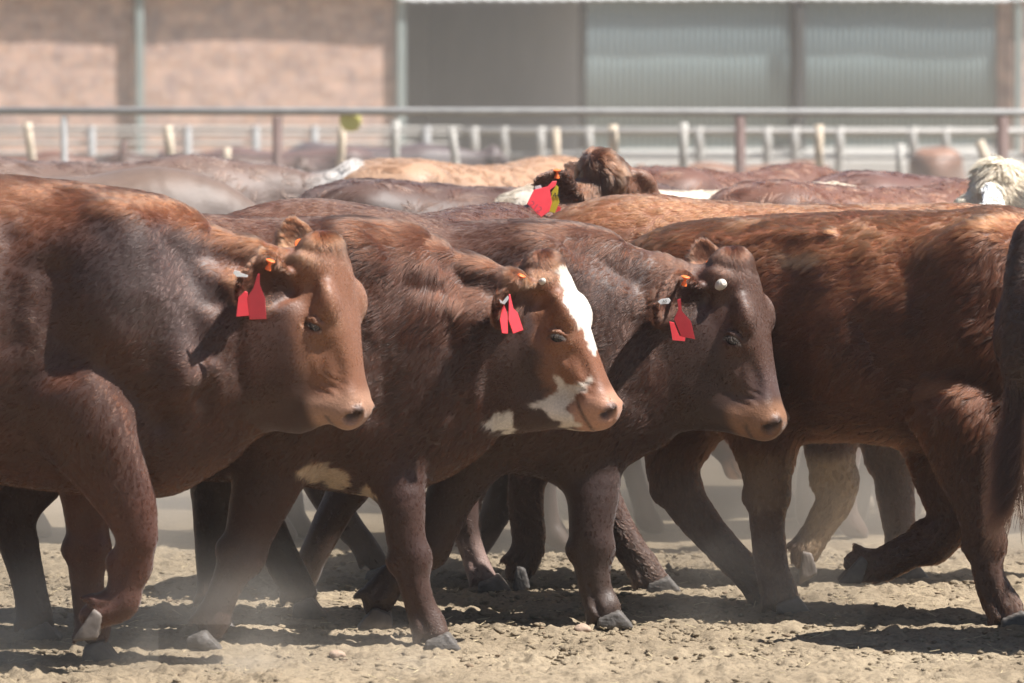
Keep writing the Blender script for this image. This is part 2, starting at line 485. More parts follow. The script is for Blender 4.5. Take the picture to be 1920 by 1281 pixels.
def sculpt_head(sc, H):
    k, w = H.k, H.w
    def T(rows, kk, **a):
        rows = np.array(rows, float)
        sc.tube([H.p(r[0], r[4] if len(r) > 4 else 0, r[1]) for r in rows], rows[:, 2] * k, rows[:, 3] * k * w, B=H.ey, k=kk * k, **a)
    # face: s, depth of centre, half depth, half width
    T([(0.015, -.062, .055, .074), (.06, -.062, .064, .088), (.12, -.062, .066, .094), (.19, -.058, .060, .092), (.27, -.054, .052, .069),
       (.35, -.054, .049, .057), (.42, -.056, .052, .061), (.452, -.058, .048, .052)], .03, e=2.5, flow=1)
    # jaw and cheeks
    T([(.06, -.13, .07, .066), (.13, -.138, .082, .076), (.21, -.132, .080, .070), (.29, -.115, .064, .054), (.37, -.098, .045, .043), (.42, -.092, .034, .038)], .05, e=2.2, flow=1)
    for y in (-1, 1):
        sc.ball(H.p(.20, y * .060, -.135), np.array([.095, .030, .065]) * k, H.A, .04)          # masseter
        sc.ball(H.p(.152, y * .086, -.024), np.array([.056, .030, .030]) * k, H.A, .024)        # brow
        sc.ball(H.p(.212, y * .082, -.068), np.array([.045, .024, .040]) * k, H.A, .02)         # eye region
        sc.ball(H.p(.30, y * .058, -.070), np.array([.06, .014, .018]) * k, H.A, .02)           # cheek ridge
        sc.ball(H.p(.415, y * .038, -.058), np.array([.040, .028, .040]) * k, H.A, .02)         # muzzle sides
        sc.ball(H.p(.05, y * .080, -.085), np.array([.045, .030, .045]) * k, H.A, .03)          # ear root
    sc.ball(H.p(.446, 0, -.044), np.array([.034, .053, .040]) * k * [1, w, 1], H.A, .025)         # nose pad
    sc.ball(H.p(.432, 0, -.119), np.array([.036, .044, .026]) * k * [1, w, 1], H.A, .012)         # lower lip, chin
    sc.ball(H.p(.00, 0, -.055), np.array([.045, .062, .045]) * k * [1, w, 1], H.A, .03)           # poll
    for y in (-1, 1):
        # eye socket and lids
        c0 = np.array([.206, -.064]); e1 = np.array([.50, .866]); e2 = np.array([-.866, .50])   # inner corner lies forward and down
        P = lambda u, w, d: H.p(*(lambda q: (q[0], y * d, q[1]))(c0 + e1 * u + e2 * w))
        Ae = np.array([H.ex * e1[0] + H.ez * e1[1], H.ex * e2[0] + H.ez * e2[1], H.ey])
        sc.ball(P(0, 0, .108), np.array([.033, .0215, .019]) * k, Ae, .007, 'cut')
        q = np.linspace(0, 1, 7); sn = np.sin(math.pi * q)
        up = [P(-.031 + .062 * t, -.003 + .0165 * n_, .097 + .0180 * n_) for t, n_ in zip(q, sn)]
        sc.tube(up, np.array([.004, .007, .0085, .009, .0085, .007, .004]) * k, k=.005, m=3, op='addlate')
        lo = [P(-.030 + .062 * t, -.004 - .0170 * n_, .095 + .0125 * n_) for t, n_ in zip(q, sn)]
        sc.tube(lo, np.array([.004, .0055, .006, .0065, .006, .0055, .004]) * k, k=.005, m=3, op='addlate')
        # nostril: rim, then the hollow
        sc.ball(H.p(.458, y * .038, -.028), np.array([.024, .025, .031]) * k, H.A, .016)
        a = H.p(.466, y * .038, -.004); b = H.p(.478, y * .045, -.026); e = H.p(.466, y * .055, -.044); d = H.p(.438, y * .034, -.028)
        sc.tube([a, b, e], np.array([.012, .0185, .012]) * k, k=.005, op='cut', m=2)
        sc.tube([b, d], np.array([.0180, .015]) * k, k=.006, op='cut', m=2)
        # mouth line
        sc.tube([H.p(.484, 0, -.086), H.p(.470, y * .028, -.092), H.p(.436, y * .044, -.094), H.p(.400, y * .049, -.091)],
                np.array([.006, .0085, .007, .003]) * k, k=.005, op='cut', m=3)

def jowl(sc, rows, Y, k=.04):
    """the lower jaw and throat skin: (px, py of the centre, radius px, half width m, depth offset)"""
    sc.tube([W(r[0], r[1], Y + r[4]) for r in rows], [r[2] * mpp(Y) for r in rows], [r[3] for r in rows], k=k, flow=-1)

def sculpt_ear(sc, base, tip, normal, width, curl=1.0):
    base, tip = np.asarray(base, float), np.asarray(tip, float)
    if not hasattr(sc, 'ears'): sc.ears = []
    sc.ears.append((base, tip, width))
    d = tip - base; L = np.linalg.norm(d); d = d / L
    n = nrm(np.asarray(normal, float)); n = nrm(n - d * (n @ d)); b = np.cross(d, n)
    t = np.array([-.12, .08, .3, .55, .8, .95, 1.0])
    wd = np.array([.28, .36, .78, 1.0, .8, .42, .12]) * width
    bow = -0.10 * L * np.sin(np.pi * np.clip(t, 0, 1))
    pts = base + d * (t * L)[:, None] + n * bow[:, None]
    sc.tube(pts, np.maximum(np.array([.024, .026, .024, .020, .016, .012, .008]), .008), wd, B=b, k=.022, m=3, flow=1)
    pc = base + d * (np.array([.10, .35, .6, .88]) * L)[:, None] + n * (np.array([.020, .018, .016, .014]))[:, None]
    sc.tube(pc, np.array([.018, .024, .022, .012]) * curl, np.array([.35, .68, .74, .35]) * width, B=b, k=.012, op='cut', m=3)
    return d, n, b

def build_hoof(parent, top, toe, mat, size=1.0, side=(0, 1, 0), flat=True):
    """two claws with a straight front wall, a flat sole and a cleft, hung below the coronet"""
    top, toe = np.asarray(top, float), np.asarray(toe, float)
    d = nrm(toe - top); sd = np.array([0, 1.0, 0]); sd = nrm(sd - d * (sd @ d))
    fr = np.array([-d[2], 0, d[0]]); fr = nrm(fr - d * (fr @ d))
    if flat:
        f = nrm([d[0], 0, 0]) if abs(d[0]) > .05 else np.array([1.0, 0, 0]); n = np.array([0, 0, 1.0])
        T0 = np.array([toe[0], toe[1], -.004]) + f * .036
        H = max(.052, top[2] + .012)
    else:
        f = nrm(.95 * d + .31 * fr); n = nrm(-.31 * d + .95 * fr)
        T0 = top + d * .072 + fr * .022; H = .054
    H = min(H, .066)
    sc = Sculpt(); P = lambda x, y, w: T0 + f * x + n * y + sd * w
    def plane(x, y, nx, ny):
        nn = nrm(f * nx + n * ny); sc.ball(P(x, y, 0) + nn * 4.0, [4.0] * 3, None, .006, 'cut')
    for s_ in (-1, 1):
        w = .0255 * s_
        sc.tube([P(-.100, H * .35, w * .95), P(-.060, H * .55, w), P(-.022, H * .25, w * 1.02), P(.0, .004, w * .85)], np.array([.040, .056, .046, .020]), np.array([.023, .0262, .0255, .018]), B=sd, k=.002, m=4, e=2.4)
    plane(0, 0, 0, -1); plane(0, 0, .76, .65); plane(-.048, H, -.38, .92); plane(-.108, .02, -1, .1)
    V, Q, N = sc.mesh(.0042)
    V = relax(V, Q, N, 1)
    V = V + N * (fbm(V, 60, 2, 5) * .0012 + .0008 * np.sin(((V - T0) @ n) * 900))[:, None]
    return make_mesh('hoof', V, Q, mat, parent, origin=top)

def slab(name, pts, mat, parent, thick=.0025, normal=(0, -1, 0)):
    """a flat plate with the outline pts (3-D, roughly coplanar), given a real thickness and rounded rim"""
    pts = np.asarray(pts, float); n = len(pts); nn = nrm(normal)
    c = pts.mean(0); inn = c + (pts - c) * 0.97
    V = np.vstack([inn + nn * thick, pts + nn * thick * .4, pts - nn * thick * .4, inn - nn * thick])
    F = [list(range(n)), list(range(3 * n, 4 * n))[::-1]]
    for r in range(3):
        for i in range(n):
            j = (i + 1) % n
            F.append([r * n + i, (r + 1) * n + i, (r + 1) * n + j, r * n + j])
    return make_mesh(name, V, F, mat, parent, smooth=False, origin=c)

def lathe(name, c, axis, prof, mat, parent, seg=20):
    """prof: list of (radius, height along axis)"""
    axis = nrm(axis); a = nrm(np.cross(axis, [0.3, 0.5, 0.81])); b = np.cross(axis, a)
    V, F = [], []
    for r, h in prof:
        for i in range(seg):
            t = 2 * math.pi * i / seg
            V.append(np.asarray(c) + axis * h + (a * math.cos(t) + b * math.sin(t)) * r)
    for k in range(len(prof) - 1):
        for i in range(seg):
            j = (i + 1) % seg
            F.append([k * seg + i, k * seg + j, (k + 1) * seg + j, (k + 1) * seg + i])
    F.append(list(range(seg))[::-1]); F.append([(len(prof) - 1) * seg + i for i in range(seg)])
    return make_mesh(name, np.array(V), F, mat, parent, smooth=False, origin=c)

def button(parent, px, py, Y, axis, r=.0145):
    c = W(px, py, Y)
    o = lathe('tag_button', c, axis, [(r * .9, -.001), (r, .0), (r, .002), (r * .93, .0032), (r * .35, .0036), (r * .30, .0022), (r * .13, .0022), (r * .1, .0008)], M_ORANGE, parent)
    return o

def stud(parent, px, py, Y, axis):
    """the orange stem of a tag seen from its side"""
    c = W(px, py, Y)
    return lathe('tag_stud', c, axis, [(.009, -.014), (.007, -.006), (.004, 0), (.005, .006), (.012, .010), (.013, .013), (.010, .0145)], M_ORANGE, parent, 14)

def text_on(parent, body, c, size, xdir, normal, mat, name='lettering'):
    cu = bpy.data.curves.new(name, 'FONT'); cu.body = body; cu.size = size; cu.align_x = 'CENTER'; cu.align_y = 'CENTER'; cu.extrude = 0.0003
    tmp = bpy.data.objects.new(name, cu)
    me = bpy.data.meshes.new_from_object(tmp)
    o = bpy.data.objects.new(name, me); COL.objects.link(o)
    me.materials.clear(); me.materials.append(mat)
    x = nrm(xdir); z = nrm(normal); z = nrm(z - x * (z @ x)); y = np.cross(z, x)
    M = Matrix([[x[0], y[0], z[0], c[0]], [x[1], y[1], z[1], c[1]], [x[2], y[2], z[2], c[2]], [0, 0, 0, 1]])
    o.parent = parent; o.matrix_parent_inverse = Matrix.Translation(-Vector(parent.location)); o.matrix_basis = M
    return o

def S(px, yt, yb, Y, hw):
    """a station of the trunk: pixel column, back line, belly line, depth, half width"""
    t, b = W(px, yt, Y), W(px, yb, Y)
    return (*((t + b) / 2), (t[2] - b[2]) / 2, hw)

def strokes(V, N, rows):
    """soft ridges (+) and hollows (-) on the near side: (px0, py0, px1, py1, width px, height m)"""
    p = to_px(V); w = sstep(.05, .5, -N[:, 1]); out = np.zeros(len(V))
    p = p + np.stack([fbm(V, 7, 2, 81), fbm(V, 7, 2, 85)], 1) * 14
    for x0, y0, x1, y1, wd, amp in rows:
        a = np.array([x0, y0], float); e = np.array([x1 - x0, y1 - y0], float)
        t = np.clip(((p - a) @ e) / (e @ e + 1e-6), 0, 1)
        d = np.linalg.norm(p - a - t[:, None] * e, axis=1) / wd
        out += amp * np.exp(-d * d)
    return V + N * (out * w)[:, None]

def eyelashes(body, H, y, seed):
    rs = np.random.RandomState(seed); n, npt = 34, 4
    c0 = np.array([.206, -.064]); e1 = np.array([.50, .866]); e2 = np.array([-.866, .50])
    P = lambda u, w, d: H.p(*(lambda q: (q[0], y * d, q[1]))(c0 + e1 * u + e2 * w))
    pts = np.empty((n, npt, 3))
    for i, t in enumerate(np.linspace(.08, .95, n)):
        sn = math.sin(math.pi * t); u = -.031 + .062 * t; L = .013 + .006 * rs.rand()
        for j, q in enumerate(np.linspace(0, 1, npt)):
            pts[i, j] = P(u + .003 * rs.randn() * q, -.007 + .0165 * sn - L * .9 * q, .101 + .018 * sn + L * .55 * math.sin(q * 1.5))
    hc = bpy.data.hair_curves.new('eyelashes'); hc.add_curves([npt] * n)
    hc.attributes['position'].data.foreach_set('vector', (pts - np.array(body.location)).astype(np.float32).ravel())
    hc.attributes.new('radius', 'FLOAT', 'POINT').data.foreach_set('value', (np.ones((n, 1)) * np.array([.0006, .0005, .0004, .0002])).astype(np.float32).ravel())
    hc.attributes.new('hair_color', 'FLOAT_COLOR', 'CURVE').data.foreach_set('color', np.tile(np.array([.07, .045, .032, 1], np.float32), n))
    hc.materials.append(M_COAT)
    o = bpy.data.objects.new('eyelashes', hc); COL.objects.link(o); o.parent = body

FACE = [(.225, .075, -.150, .060, .040, .045, .007), (.262, .085, -.062, .030, .03, .024, -.0045), (.290, .07, -.088, .045, .03, .011, .005), (.330, .06, -.034, .045, .025, .018, -.0045),
        (.350, .056, -.108, .020, .03, .020, -.0035), (.418, .052, -.072, .028, .03, .028, .004), (.105, .095, -.050, .032, .03, .030, -.008), (.150, .088, -.110, .06, .03, .03, -.006),
        (.385, .05, -.045, .022, .03, .014, -.004), (.30, .06, -.135, .03, .03, .016, -.005)]
def face_relief(V, N, hl, inh):
    out = np.zeros(len(V))
    q = hl.copy(); q[:, 1] = np.abs(q[:, 1])
    q = q + np.stack([fbm(V, 22, 2, 5), fbm(V, 22, 2, 6), fbm(V, 22, 2, 7)], 1) * .005
    for s, y, z, a, b, c, amp in FACE:
        out += amp * np.exp(-((q[:, 0] - s) / a) ** 2 - ((q[:, 1] - y) / b) ** 2 - ((q[:, 2] - z) / c) ** 2)
    out -= .004 * np.exp(-((q[:, 0] - .17) / .05) ** 2 - (q[:, 1] / .035) ** 2 - (q[:, 2] / .03) ** 2)
    # folds of skin over the brow and round the muzzle
    out += .0022 * np.sin(q[:, 0] * 260 + q[:, 2] * 90) * np.exp(-((q[:, 0] - .155) / .03) ** 2 - ((q[:, 1] - .09) / .03) ** 2 - ((q[:, 2] + .05) / .03) ** 2)
    out += .0022 * np.sin((q[:, 0] - q[:, 2]) * 210 + 2 * fbm(V, 30, 2, 9)) * np.exp(-((q[:, 0] - .37) / .03) ** 2 - ((q[:, 2] + .07) / .035) ** 2)
    return V + N * (out * (inh > .03))[:, None]

def finish_cow(name, sc, H, base, paint, label, group, h=.0075, coat=None, hooves=(), seed=1, tags=None, wrinkle=1.0, eyes=True, cat='cow', marks=None, face_hair=.5):
    V, Q, N = sc.mesh(h)
    V = relax(V, Q, N, 2)
    n1 = fbm(V, 5, 2, seed) * .007 + fbm(V, 14, 3, seed + 5) * .0035 * wrinkle
    if H is not None:
        hl = H.loc(V); inh = sstep(.62, .3, np.linalg.norm(hl - [.22, 0, -.1], axis=1) / 0.55)
        n1 *= 1 - .75 * inh
    else:
        hl = np.full_like(V, 9.0); inh = np.zeros(len(V))
    legf = sstep(.75, .45, V[:, 2])
    n1 *= 1 - .6 * legf
    V = V + N * n1[:, None]
    if H is not None:
        V = face_relief(V, N, hl, inh)
    if marks is not None:
        V = strokes(V, N, marks)
    # normals after the lumps
    tri = np.vstack([Q[:, [0, 1, 2]], Q[:, [0, 2, 3]]])
    fn = np.cross(V[tri[:, 1]] - V[tri[:, 0]], V[tri[:, 2]] - V[tri[:, 0]])
    N2 = np.zeros_like(V)
    for c in range(3):
        np.add.at(N2, tri[:, c], fn)
    N2 /= np.linalg.norm(N2, axis=1)[:, None] + 1e-12
    if (N2 * N).sum() < 0:
        N2 = -N2
    N = N2
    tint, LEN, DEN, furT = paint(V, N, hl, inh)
    for eb, et, ew in getattr(sc, 'ears', []):
        e = et - eb; t = np.clip(((V - eb) @ e) / (e @ e), 0, 1.1)
        m = sstep(1.15, .9, np.linalg.norm(V - eb - t[:, None] * e, axis=1) / ew) * sstep(.18, .4, t)
        LEN = LEN * (1 - m) + m * .017; DEN = DEN * (1 - m) + m * 9.0
        furT = furT * (1 + .9 * m)[:, None]
    if face_hair is not None:
        LEN = LEN * (1 + face_hair * sstep(.10, .02, hl[:, 0]) * (inh > .05))
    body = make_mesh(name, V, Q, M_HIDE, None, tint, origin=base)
    tag(body, label, cat, group)
    if H is not None and eyes:
        for y in (-1, 1):
            c = H.p(.206, y * .0895, -.064); r = .0255 * H.k
            e = lathe('eye', c, H.ey * y, [(r * math.cos(t), r * math.sin(t)) for t in np.linspace(-.6, 1.45, 10)], M_EYE, body, 24)
            for p in e.data.polygons: p.use_smooth = True
            eyelashes(body, H, y, seed)
    for hf in hooves:
        build_hoof(body, *hf)
    if coat:
        FLw = flow_field(sc, V, N)
        grow('coat', body, V, Q, N, FLw, furT, LEN, DEN, seed=seed, **coat)
    if tags:
        tags(body)
    return body

def mixc(a, b, t):
    return np.atleast_2d(a) * (1 - t[:, None]) + np.atleast_2d(b) * t[:, None]

def base_paint(V, N, hl, inh, back, side, leg, face=None, muzzle=None, mlen=.45, seed=0, dust=.12, body_len=.017, head_len=.007, leg_len=.008, back_len=.022):
    """coat colours for back, flank, legs, face, muzzle, with top light and flank shade partly painted in; and hair length and density"""
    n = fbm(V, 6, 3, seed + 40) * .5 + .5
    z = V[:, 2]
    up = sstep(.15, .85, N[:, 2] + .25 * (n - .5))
    c = mixc(side, back, np.clip(up * .9 + .1 * n, 0, 1))  # sun-bleached back fur, pushed lighter as if lit; flanks pushed darker as if shaded
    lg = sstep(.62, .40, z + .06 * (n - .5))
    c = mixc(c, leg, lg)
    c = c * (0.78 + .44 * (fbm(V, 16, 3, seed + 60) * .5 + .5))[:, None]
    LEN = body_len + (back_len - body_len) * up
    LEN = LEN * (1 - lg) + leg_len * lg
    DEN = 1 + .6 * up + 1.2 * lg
    if face is not None:
        fr = sstep(-.13, -.07, hl[:, 2] + .03 * (n - .5)) * inh * sstep(-.03, .03, hl[:, 0])
        ff = np.clip(fr + .0, 0, 1)
        c = mixc(c, face, ff)
        LEN = LEN * (1 - inh) + head_len * inh
        # muzzle: bare skin
        mz = sstep(.375, .425, hl[:, 0] + .03 * (n - .5)) * (inh > .05) * sstep(-.150, -.115, hl[:, 2])
        if muzzle is not None:
            c = mixc(c, muzzle, mz * .9)
        nose = sstep(.43, .455, hl[:, 0]) * (inh > .05)
        DEN = DEN * (1 - .85 * nose) * (1 + 8 * inh)
        LEN = LEN * (1 - .55 * sstep(.30, .42, hl[:, 0]) * (inh > .05))
        # dark nostrils, lids and mouth
        mo = np.exp(-((hl[:, 2] + .0925) / .006) ** 2) * sstep(.385, .41, hl[:, 0]) * (inh > .05) * (np.abs(hl[:, 1]) < .075)
        c = mixc(c, (.035, .02, .016), mo * .8)
        for y in (-1, 1):
            d = np.linalg.norm((hl - [.458, y * .042, -.025]) / [.024, .021, .030], axis=1)
            dk = sstep(1.25, .75, d) * (inh > .05)
            c = mixc(c, (.03, .016, .016), dk * .9); DEN = DEN * (1 - dk)
            q = hl - [.206, y * .103, -.064]
            d = np.linalg.norm(np.stack([(q[:, 0] * .5 + q[:, 2] * .866) / .033, (-q[:, 0] * .866 + q[:, 2] * .5) / .019, q[:, 1] / .022], 1), axis=1)
            rim = sstep(1.0, .72, d) * (inh > .05)
            c = mixc(c, (.05, .022, .018), rim * .75); DEN = DEN * (1 - .95 * sstep(1.5, 1.0, d) * (inh > .05))
    dusty = sstep(.30, .02, z) * (.5 + .5 * n) * dust
    c = mixc(c, (.24, .17, .11), dusty)
    return c, LEN, DEN

FAST = False
def leg(sc, rows, k=.05, flow=1, e=2.0, m=4, knee=None):
    """rows: (px, py, Y, half width px, half width across in m); joints, tendons and dewclaws follow from the row list"""
    pts = np.array([W(r[0], r[1], r[2]) for r in rows]); ra = np.array([r[3] * mpp(r[2]) for r in rows]); rb = np.array([r[4] for r in rows])
    ra = ra * np.where(pts[:, 2] < .42, .90, 1.0); rb = rb * np.where(pts[:, 2] < .42, .92, 1.0)
    ra[-1] *= .74; rb[-1] *= .84; ra[-2] *= .93
    sc.tube(pts, ra, rb, k=k, flow=flow, e=e, m=m)
    T = np.gradient(pts, axis=0); T /= np.linalg.norm(T, axis=1)[:, None]
    fr = np.stack([-T[:, 2], 0 * T[:, 0], T[:, 0]], 1)
    n = len(rows)
    kn = knee if knee is not None else max(1, n - 5)
    # joint: knob in front (knee) and the point behind
    sc.ball(pts[kn] + fr[kn] * ra[kn] * .45, np.array([.045, rb[kn] * .85, .040]), np.array([T[kn], [0, 1, 0], fr[kn]]), .03)
    sc.ball(pts[kn] - fr[kn] * ra[kn] * .80, np.array([.030, rb[kn] * .5, .026]), np.array([T[kn], [0, 1, 0], fr[kn]]), .025)
    # tendon behind the cannon with a groove before it
    a, b = kn, n - 2
    if b - a >= 2:
        for y in (-1, 1):
            g = [pts[i] - fr[i] * ra[i] * .30 + np.array([0, y * rb[i] * 1.06, 0]) for i in range(a, b + 1)]
            sc.tube(g, .0075, .0075, k=.014, op='cut', m=3)
    # fetlock and dewclaws
    f = n - 2
    sc.ball(pts[f] - fr[f] * ra[f] * .35, np.array([.034, rb[f] * 1.05, .034]), np.array([T[f], [0, 1, 0], fr[f]]), .02)
    for y in (-1, 1):
        c = pts[f] - fr[f] * ra[f] * 1.0 + np.array([0, y * .020, 0]) + T[f] * .012
        sc.tube([c, c + T[f] * .022 - fr[f] * .016], np.array([.014, .007]), k=.010, m=2)

def trunk(sc, rows, k=.04, e=2.3):
    R = np.array([S(*r) for r in rows])
    sc.tube(R[:, :3], R[:, 3], R[:, 4], k=k, e=e, flow=-1, sag=.6, m=5)

def steer_blaze():      # the brown one with the white blaze
    Y = .2
    sc = Sculpt()
    trunk(sc, [(-270, 470, 640, Y, .12), (-230, 415, 720, Y, .22), (-120, 396, 800, Y, .265), (20, 395, 840, Y, .28), (200, 398, 880, Y, .30), (380, 402, 900, Y, .29),
               (540, 408, 905, Y, .265), (660, 408, 922, Y, .235), (750, 420, 922, Y, .195), (820, 444, 888, Y, .15), (880, 474, 838, Y, .120), (950, 500, 800, Y - .01, .105), (1010, 512, 770, Y - .02, .09)])
    H = Head(W(1050, 486, Y - .03), 67, 17, 0, .475)
    sculpt_head(sc, H)
    sc.ball(W(985, 770, Y - .02), [.075, .035, .045], None, .05)      # throat
    sc.ball(W(700, 860, Y), [.12, .10, .08], None, .06)               # brisket
    # shoulder blade and upper arm on the near side
    sc.ball(W(610, 580, Y - .19), [.12, .05, .20], np.array([[.9, 0, -.35], [0, 1, 0], [.35, 0, .9]]), .16)
    sc.ball(W(560, 740, Y - .19), [.15, .06, .13], None, .12)
    sc.ball(W(800, 640, Y - .09), [.17, .04, .12], None, .12)
    jowl(sc, [(1105, 784, 19, .040, -.05), (1065, 776, 28, .048, -.045), (1020, 766, 38, .054, -.035), (965, 752, 52, .060, -.025), (910, 720, 80, .075, -.01)], Y)
    # near foreleg, pushed back; far foreleg reaching forward
    leg(sc, [(560, 760, Y - .16, 100, .085), (520, 850, Y - .16, 76, .075), (492, 930, Y - .16, 60, .062), (468, 1000, Y - .16, 52, .052), (452, 1040, Y - .16, 47, .047),
             (428, 1090, Y - .15, 35, .036), (412, 1128, Y - .15, 33, .034), (402, 1158, Y - .15, 38, .040), (397, 1180, Y - .15, 38, .042)])
    leg(sc, [(720, 840, Y - .06, 80, .08), (752, 930, Y - .11, 47, .062), (760, 1000, Y - .12, 42, .052), (768, 1050, Y - .12, 39, .047), (778, 1100, Y - .13, 33, .035),
             (790, 1140, Y - .13, 32, .034), (805, 1172, Y - .13, 38, .040), (820, 1192, Y - .14, 36, .042)])
    # hind legs
    for px, py, dY, sw in ((-120, 0, -.17, 0), (0, 0, .12, 60)):
        x = 60 + px
        leg(sc, [(x - 40, 640, Y + dY * .8, 170, .12), (x + 5, 800, Y + dY, 120, .09), (x - 5, 880, Y + dY, 80, .065), (x - 40, 960, Y + dY, 52, .045), (x - 25, 1020, Y + dY, 42, .036),
                 (x - 5, 1100, Y + dY, 36, .033), (x + 5, 1150, Y + dY, 40, .038), (x + 18, 1182, Y + dY, 38, .040)])
    # ears
    sculpt_ear(sc, W(1006, 556, Y - .09), W(932, 572, Y - .25), (.50, -.78, -.34), .086, 1.15)
    sculpt_ear(sc, W(1010, 520, Y + .08), W(985, 490, Y + .20), (.2, -.9, .3), .05)
    def paint(V, N, hl, inh):
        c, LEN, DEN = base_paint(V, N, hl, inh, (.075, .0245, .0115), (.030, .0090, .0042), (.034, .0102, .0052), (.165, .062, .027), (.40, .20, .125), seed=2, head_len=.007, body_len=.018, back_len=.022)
        p2 = to_px(V) + np.stack([fbm(V, 40, 2, 71), fbm(V, 40, 2, 77)], 1) * 13
        near = (V[:, 1] < Y + .04)
        face = inh > .1
        bl = sstep(-3, 3, poly_dist(p2, [(1038, 506), (1052, 488), (1076, 484), (1110, 530), (1150, 620), (1150, 690), (1140, 672), (1132, 655), (1112, 665), (1103, 652), (1103, 632), (1085, 600), (1062, 570), (1058, 540)])) * face
        ch = sstep(-3, 3, poly_dist(p2, [(1040, 700), (1062, 722), (1085, 722), (1108, 708), (1108, 716), (1080, 745), (1060, 770), (1078, 792), (1100, 800), (1088, 806), (1055, 803), (1040, 785), (1000, 768), (992, 760), (1030, 752), (1044, 735)])) * face * near
        th = sstep(-3, 3, poly_dist(p2, [(905, 798), (930, 776), (962, 766), (968, 780), (962, 815), (925, 812)])) * near
        br = sstep(-4, 4, poly_dist(p2, [(552, 886), (590, 868), (650, 886), (655, 905), (640, 922), (600, 905), (565, 894)])) + sstep(-3, 3, poly_dist(p2, [(670, 925), (690, 905), (705, 935), (690, 950)])) * near
        fh = sstep(-12, 12, poly_dist(p2, [(1010, 500), (1080, 480), (1190, 640), (1190, 830), (1090, 830), (1040, 790), (1020, 700), (1000, 640), (1010, 580)])) * face
        c = mixc(c, (.175, .064, .028), fh * .75 * (1 - sstep(.37, .41, hl[:, 0])))
        dirty = (.86 + .22 * fbm(V, 25, 3, 91))[:, None]
        for m, col in ((bl, (.74, .68, .60)), (ch, (.62, .52, .43)), (th, (.62, .56, .50)), (np.clip(br, 0, 1), (.42, .31, .21))):
            c = mixc(c, np.asarray(col) * dirty, np.clip(m, 0, 1))
        # mane along the neck
        mane = sstep(-25, 15, poly_dist(to_px(V), [(640, 395), (830, 430), (1010, 505), (1000, 560), (880, 640), (720, 620), (620, 520)])) * (inh < .3)
        LEN = LEN * (1 + 1.5 * mane)
        return c, LEN, DEN, c * 1.15
    def tags(b):
        hoof = None
        for nm, poly, dy in (('ear_tag', [(954, 552), (956, 552), (962, 578), (970, 586), (981, 619), (962, 626), (953, 600)], -.285), ('ear_tag', [(941, 576), (945, 570), (951, 590), (952, 626), (941, 625), (937, 600)], -.20)):
            slab(nm, [W(x, y, Y + dy + .0012 * (x - 955)) for x, y in poly], M_RED, b, normal=(.35, -.9, 0))
        stud(b, 974, 524, Y - .20, (.35, -.2, .9))
        slab('white_tag', [W(x, y, Y - .262) for x, y in [(936, 561), (942, 566), (952, 554), (954, 561), (946, 571), (938, 568)]], M_WHITE, b)
        lathe('horn', W(1018, 527, Y - .125), (.4, -.8, .3), [(.010, -.012), (.009, 0), (.0065, .006), (.002, .009)], M_HORN, b, 12)
    return finish_cow('steer', sc, H, (W(560, 1200, Y)[0], Y, 0), paint, 'brown steer with a white blaze down its forehead and a white cheek patch', 'steers walking in the front line',
                      coat=dict(count=270000, tuft=16, clump=.42, rough=.45, lift=.3), hooves=[(W(397, 1178, Y - .15), W(398, 1206, Y - .19), M_HOOF), (W(822, 1190, Y - .14), W(845, 1219, Y - .17), M_HOOF),
                      (W(78, 1180, Y + .12), W(95, 1200, Y + .1), M_HOOF), (W(-42, 1180, Y - .17), W(-25, 1205, Y - .19), M_HOOF)], seed=2, tags=tags, marks=[(650, 480, 560, 640, 60, .018), (470, 560, 450, 700, 50, -.02), (740, 560, 700, 760, 45, -.016), (560, 740, 510, 800, 60, .014), (820, 470, 960, 520, 14, .010), (780, 520, 930, 560, 26, -.012),
                      (860, 600, 840, 760, 16, -.008), (905, 610, 890, 760, 12, .006), (640, 800, 620, 860, 30, -.016), (300, 480, 380, 800, 40, -.010), (170, 480, 250, 820, 40, .008)])

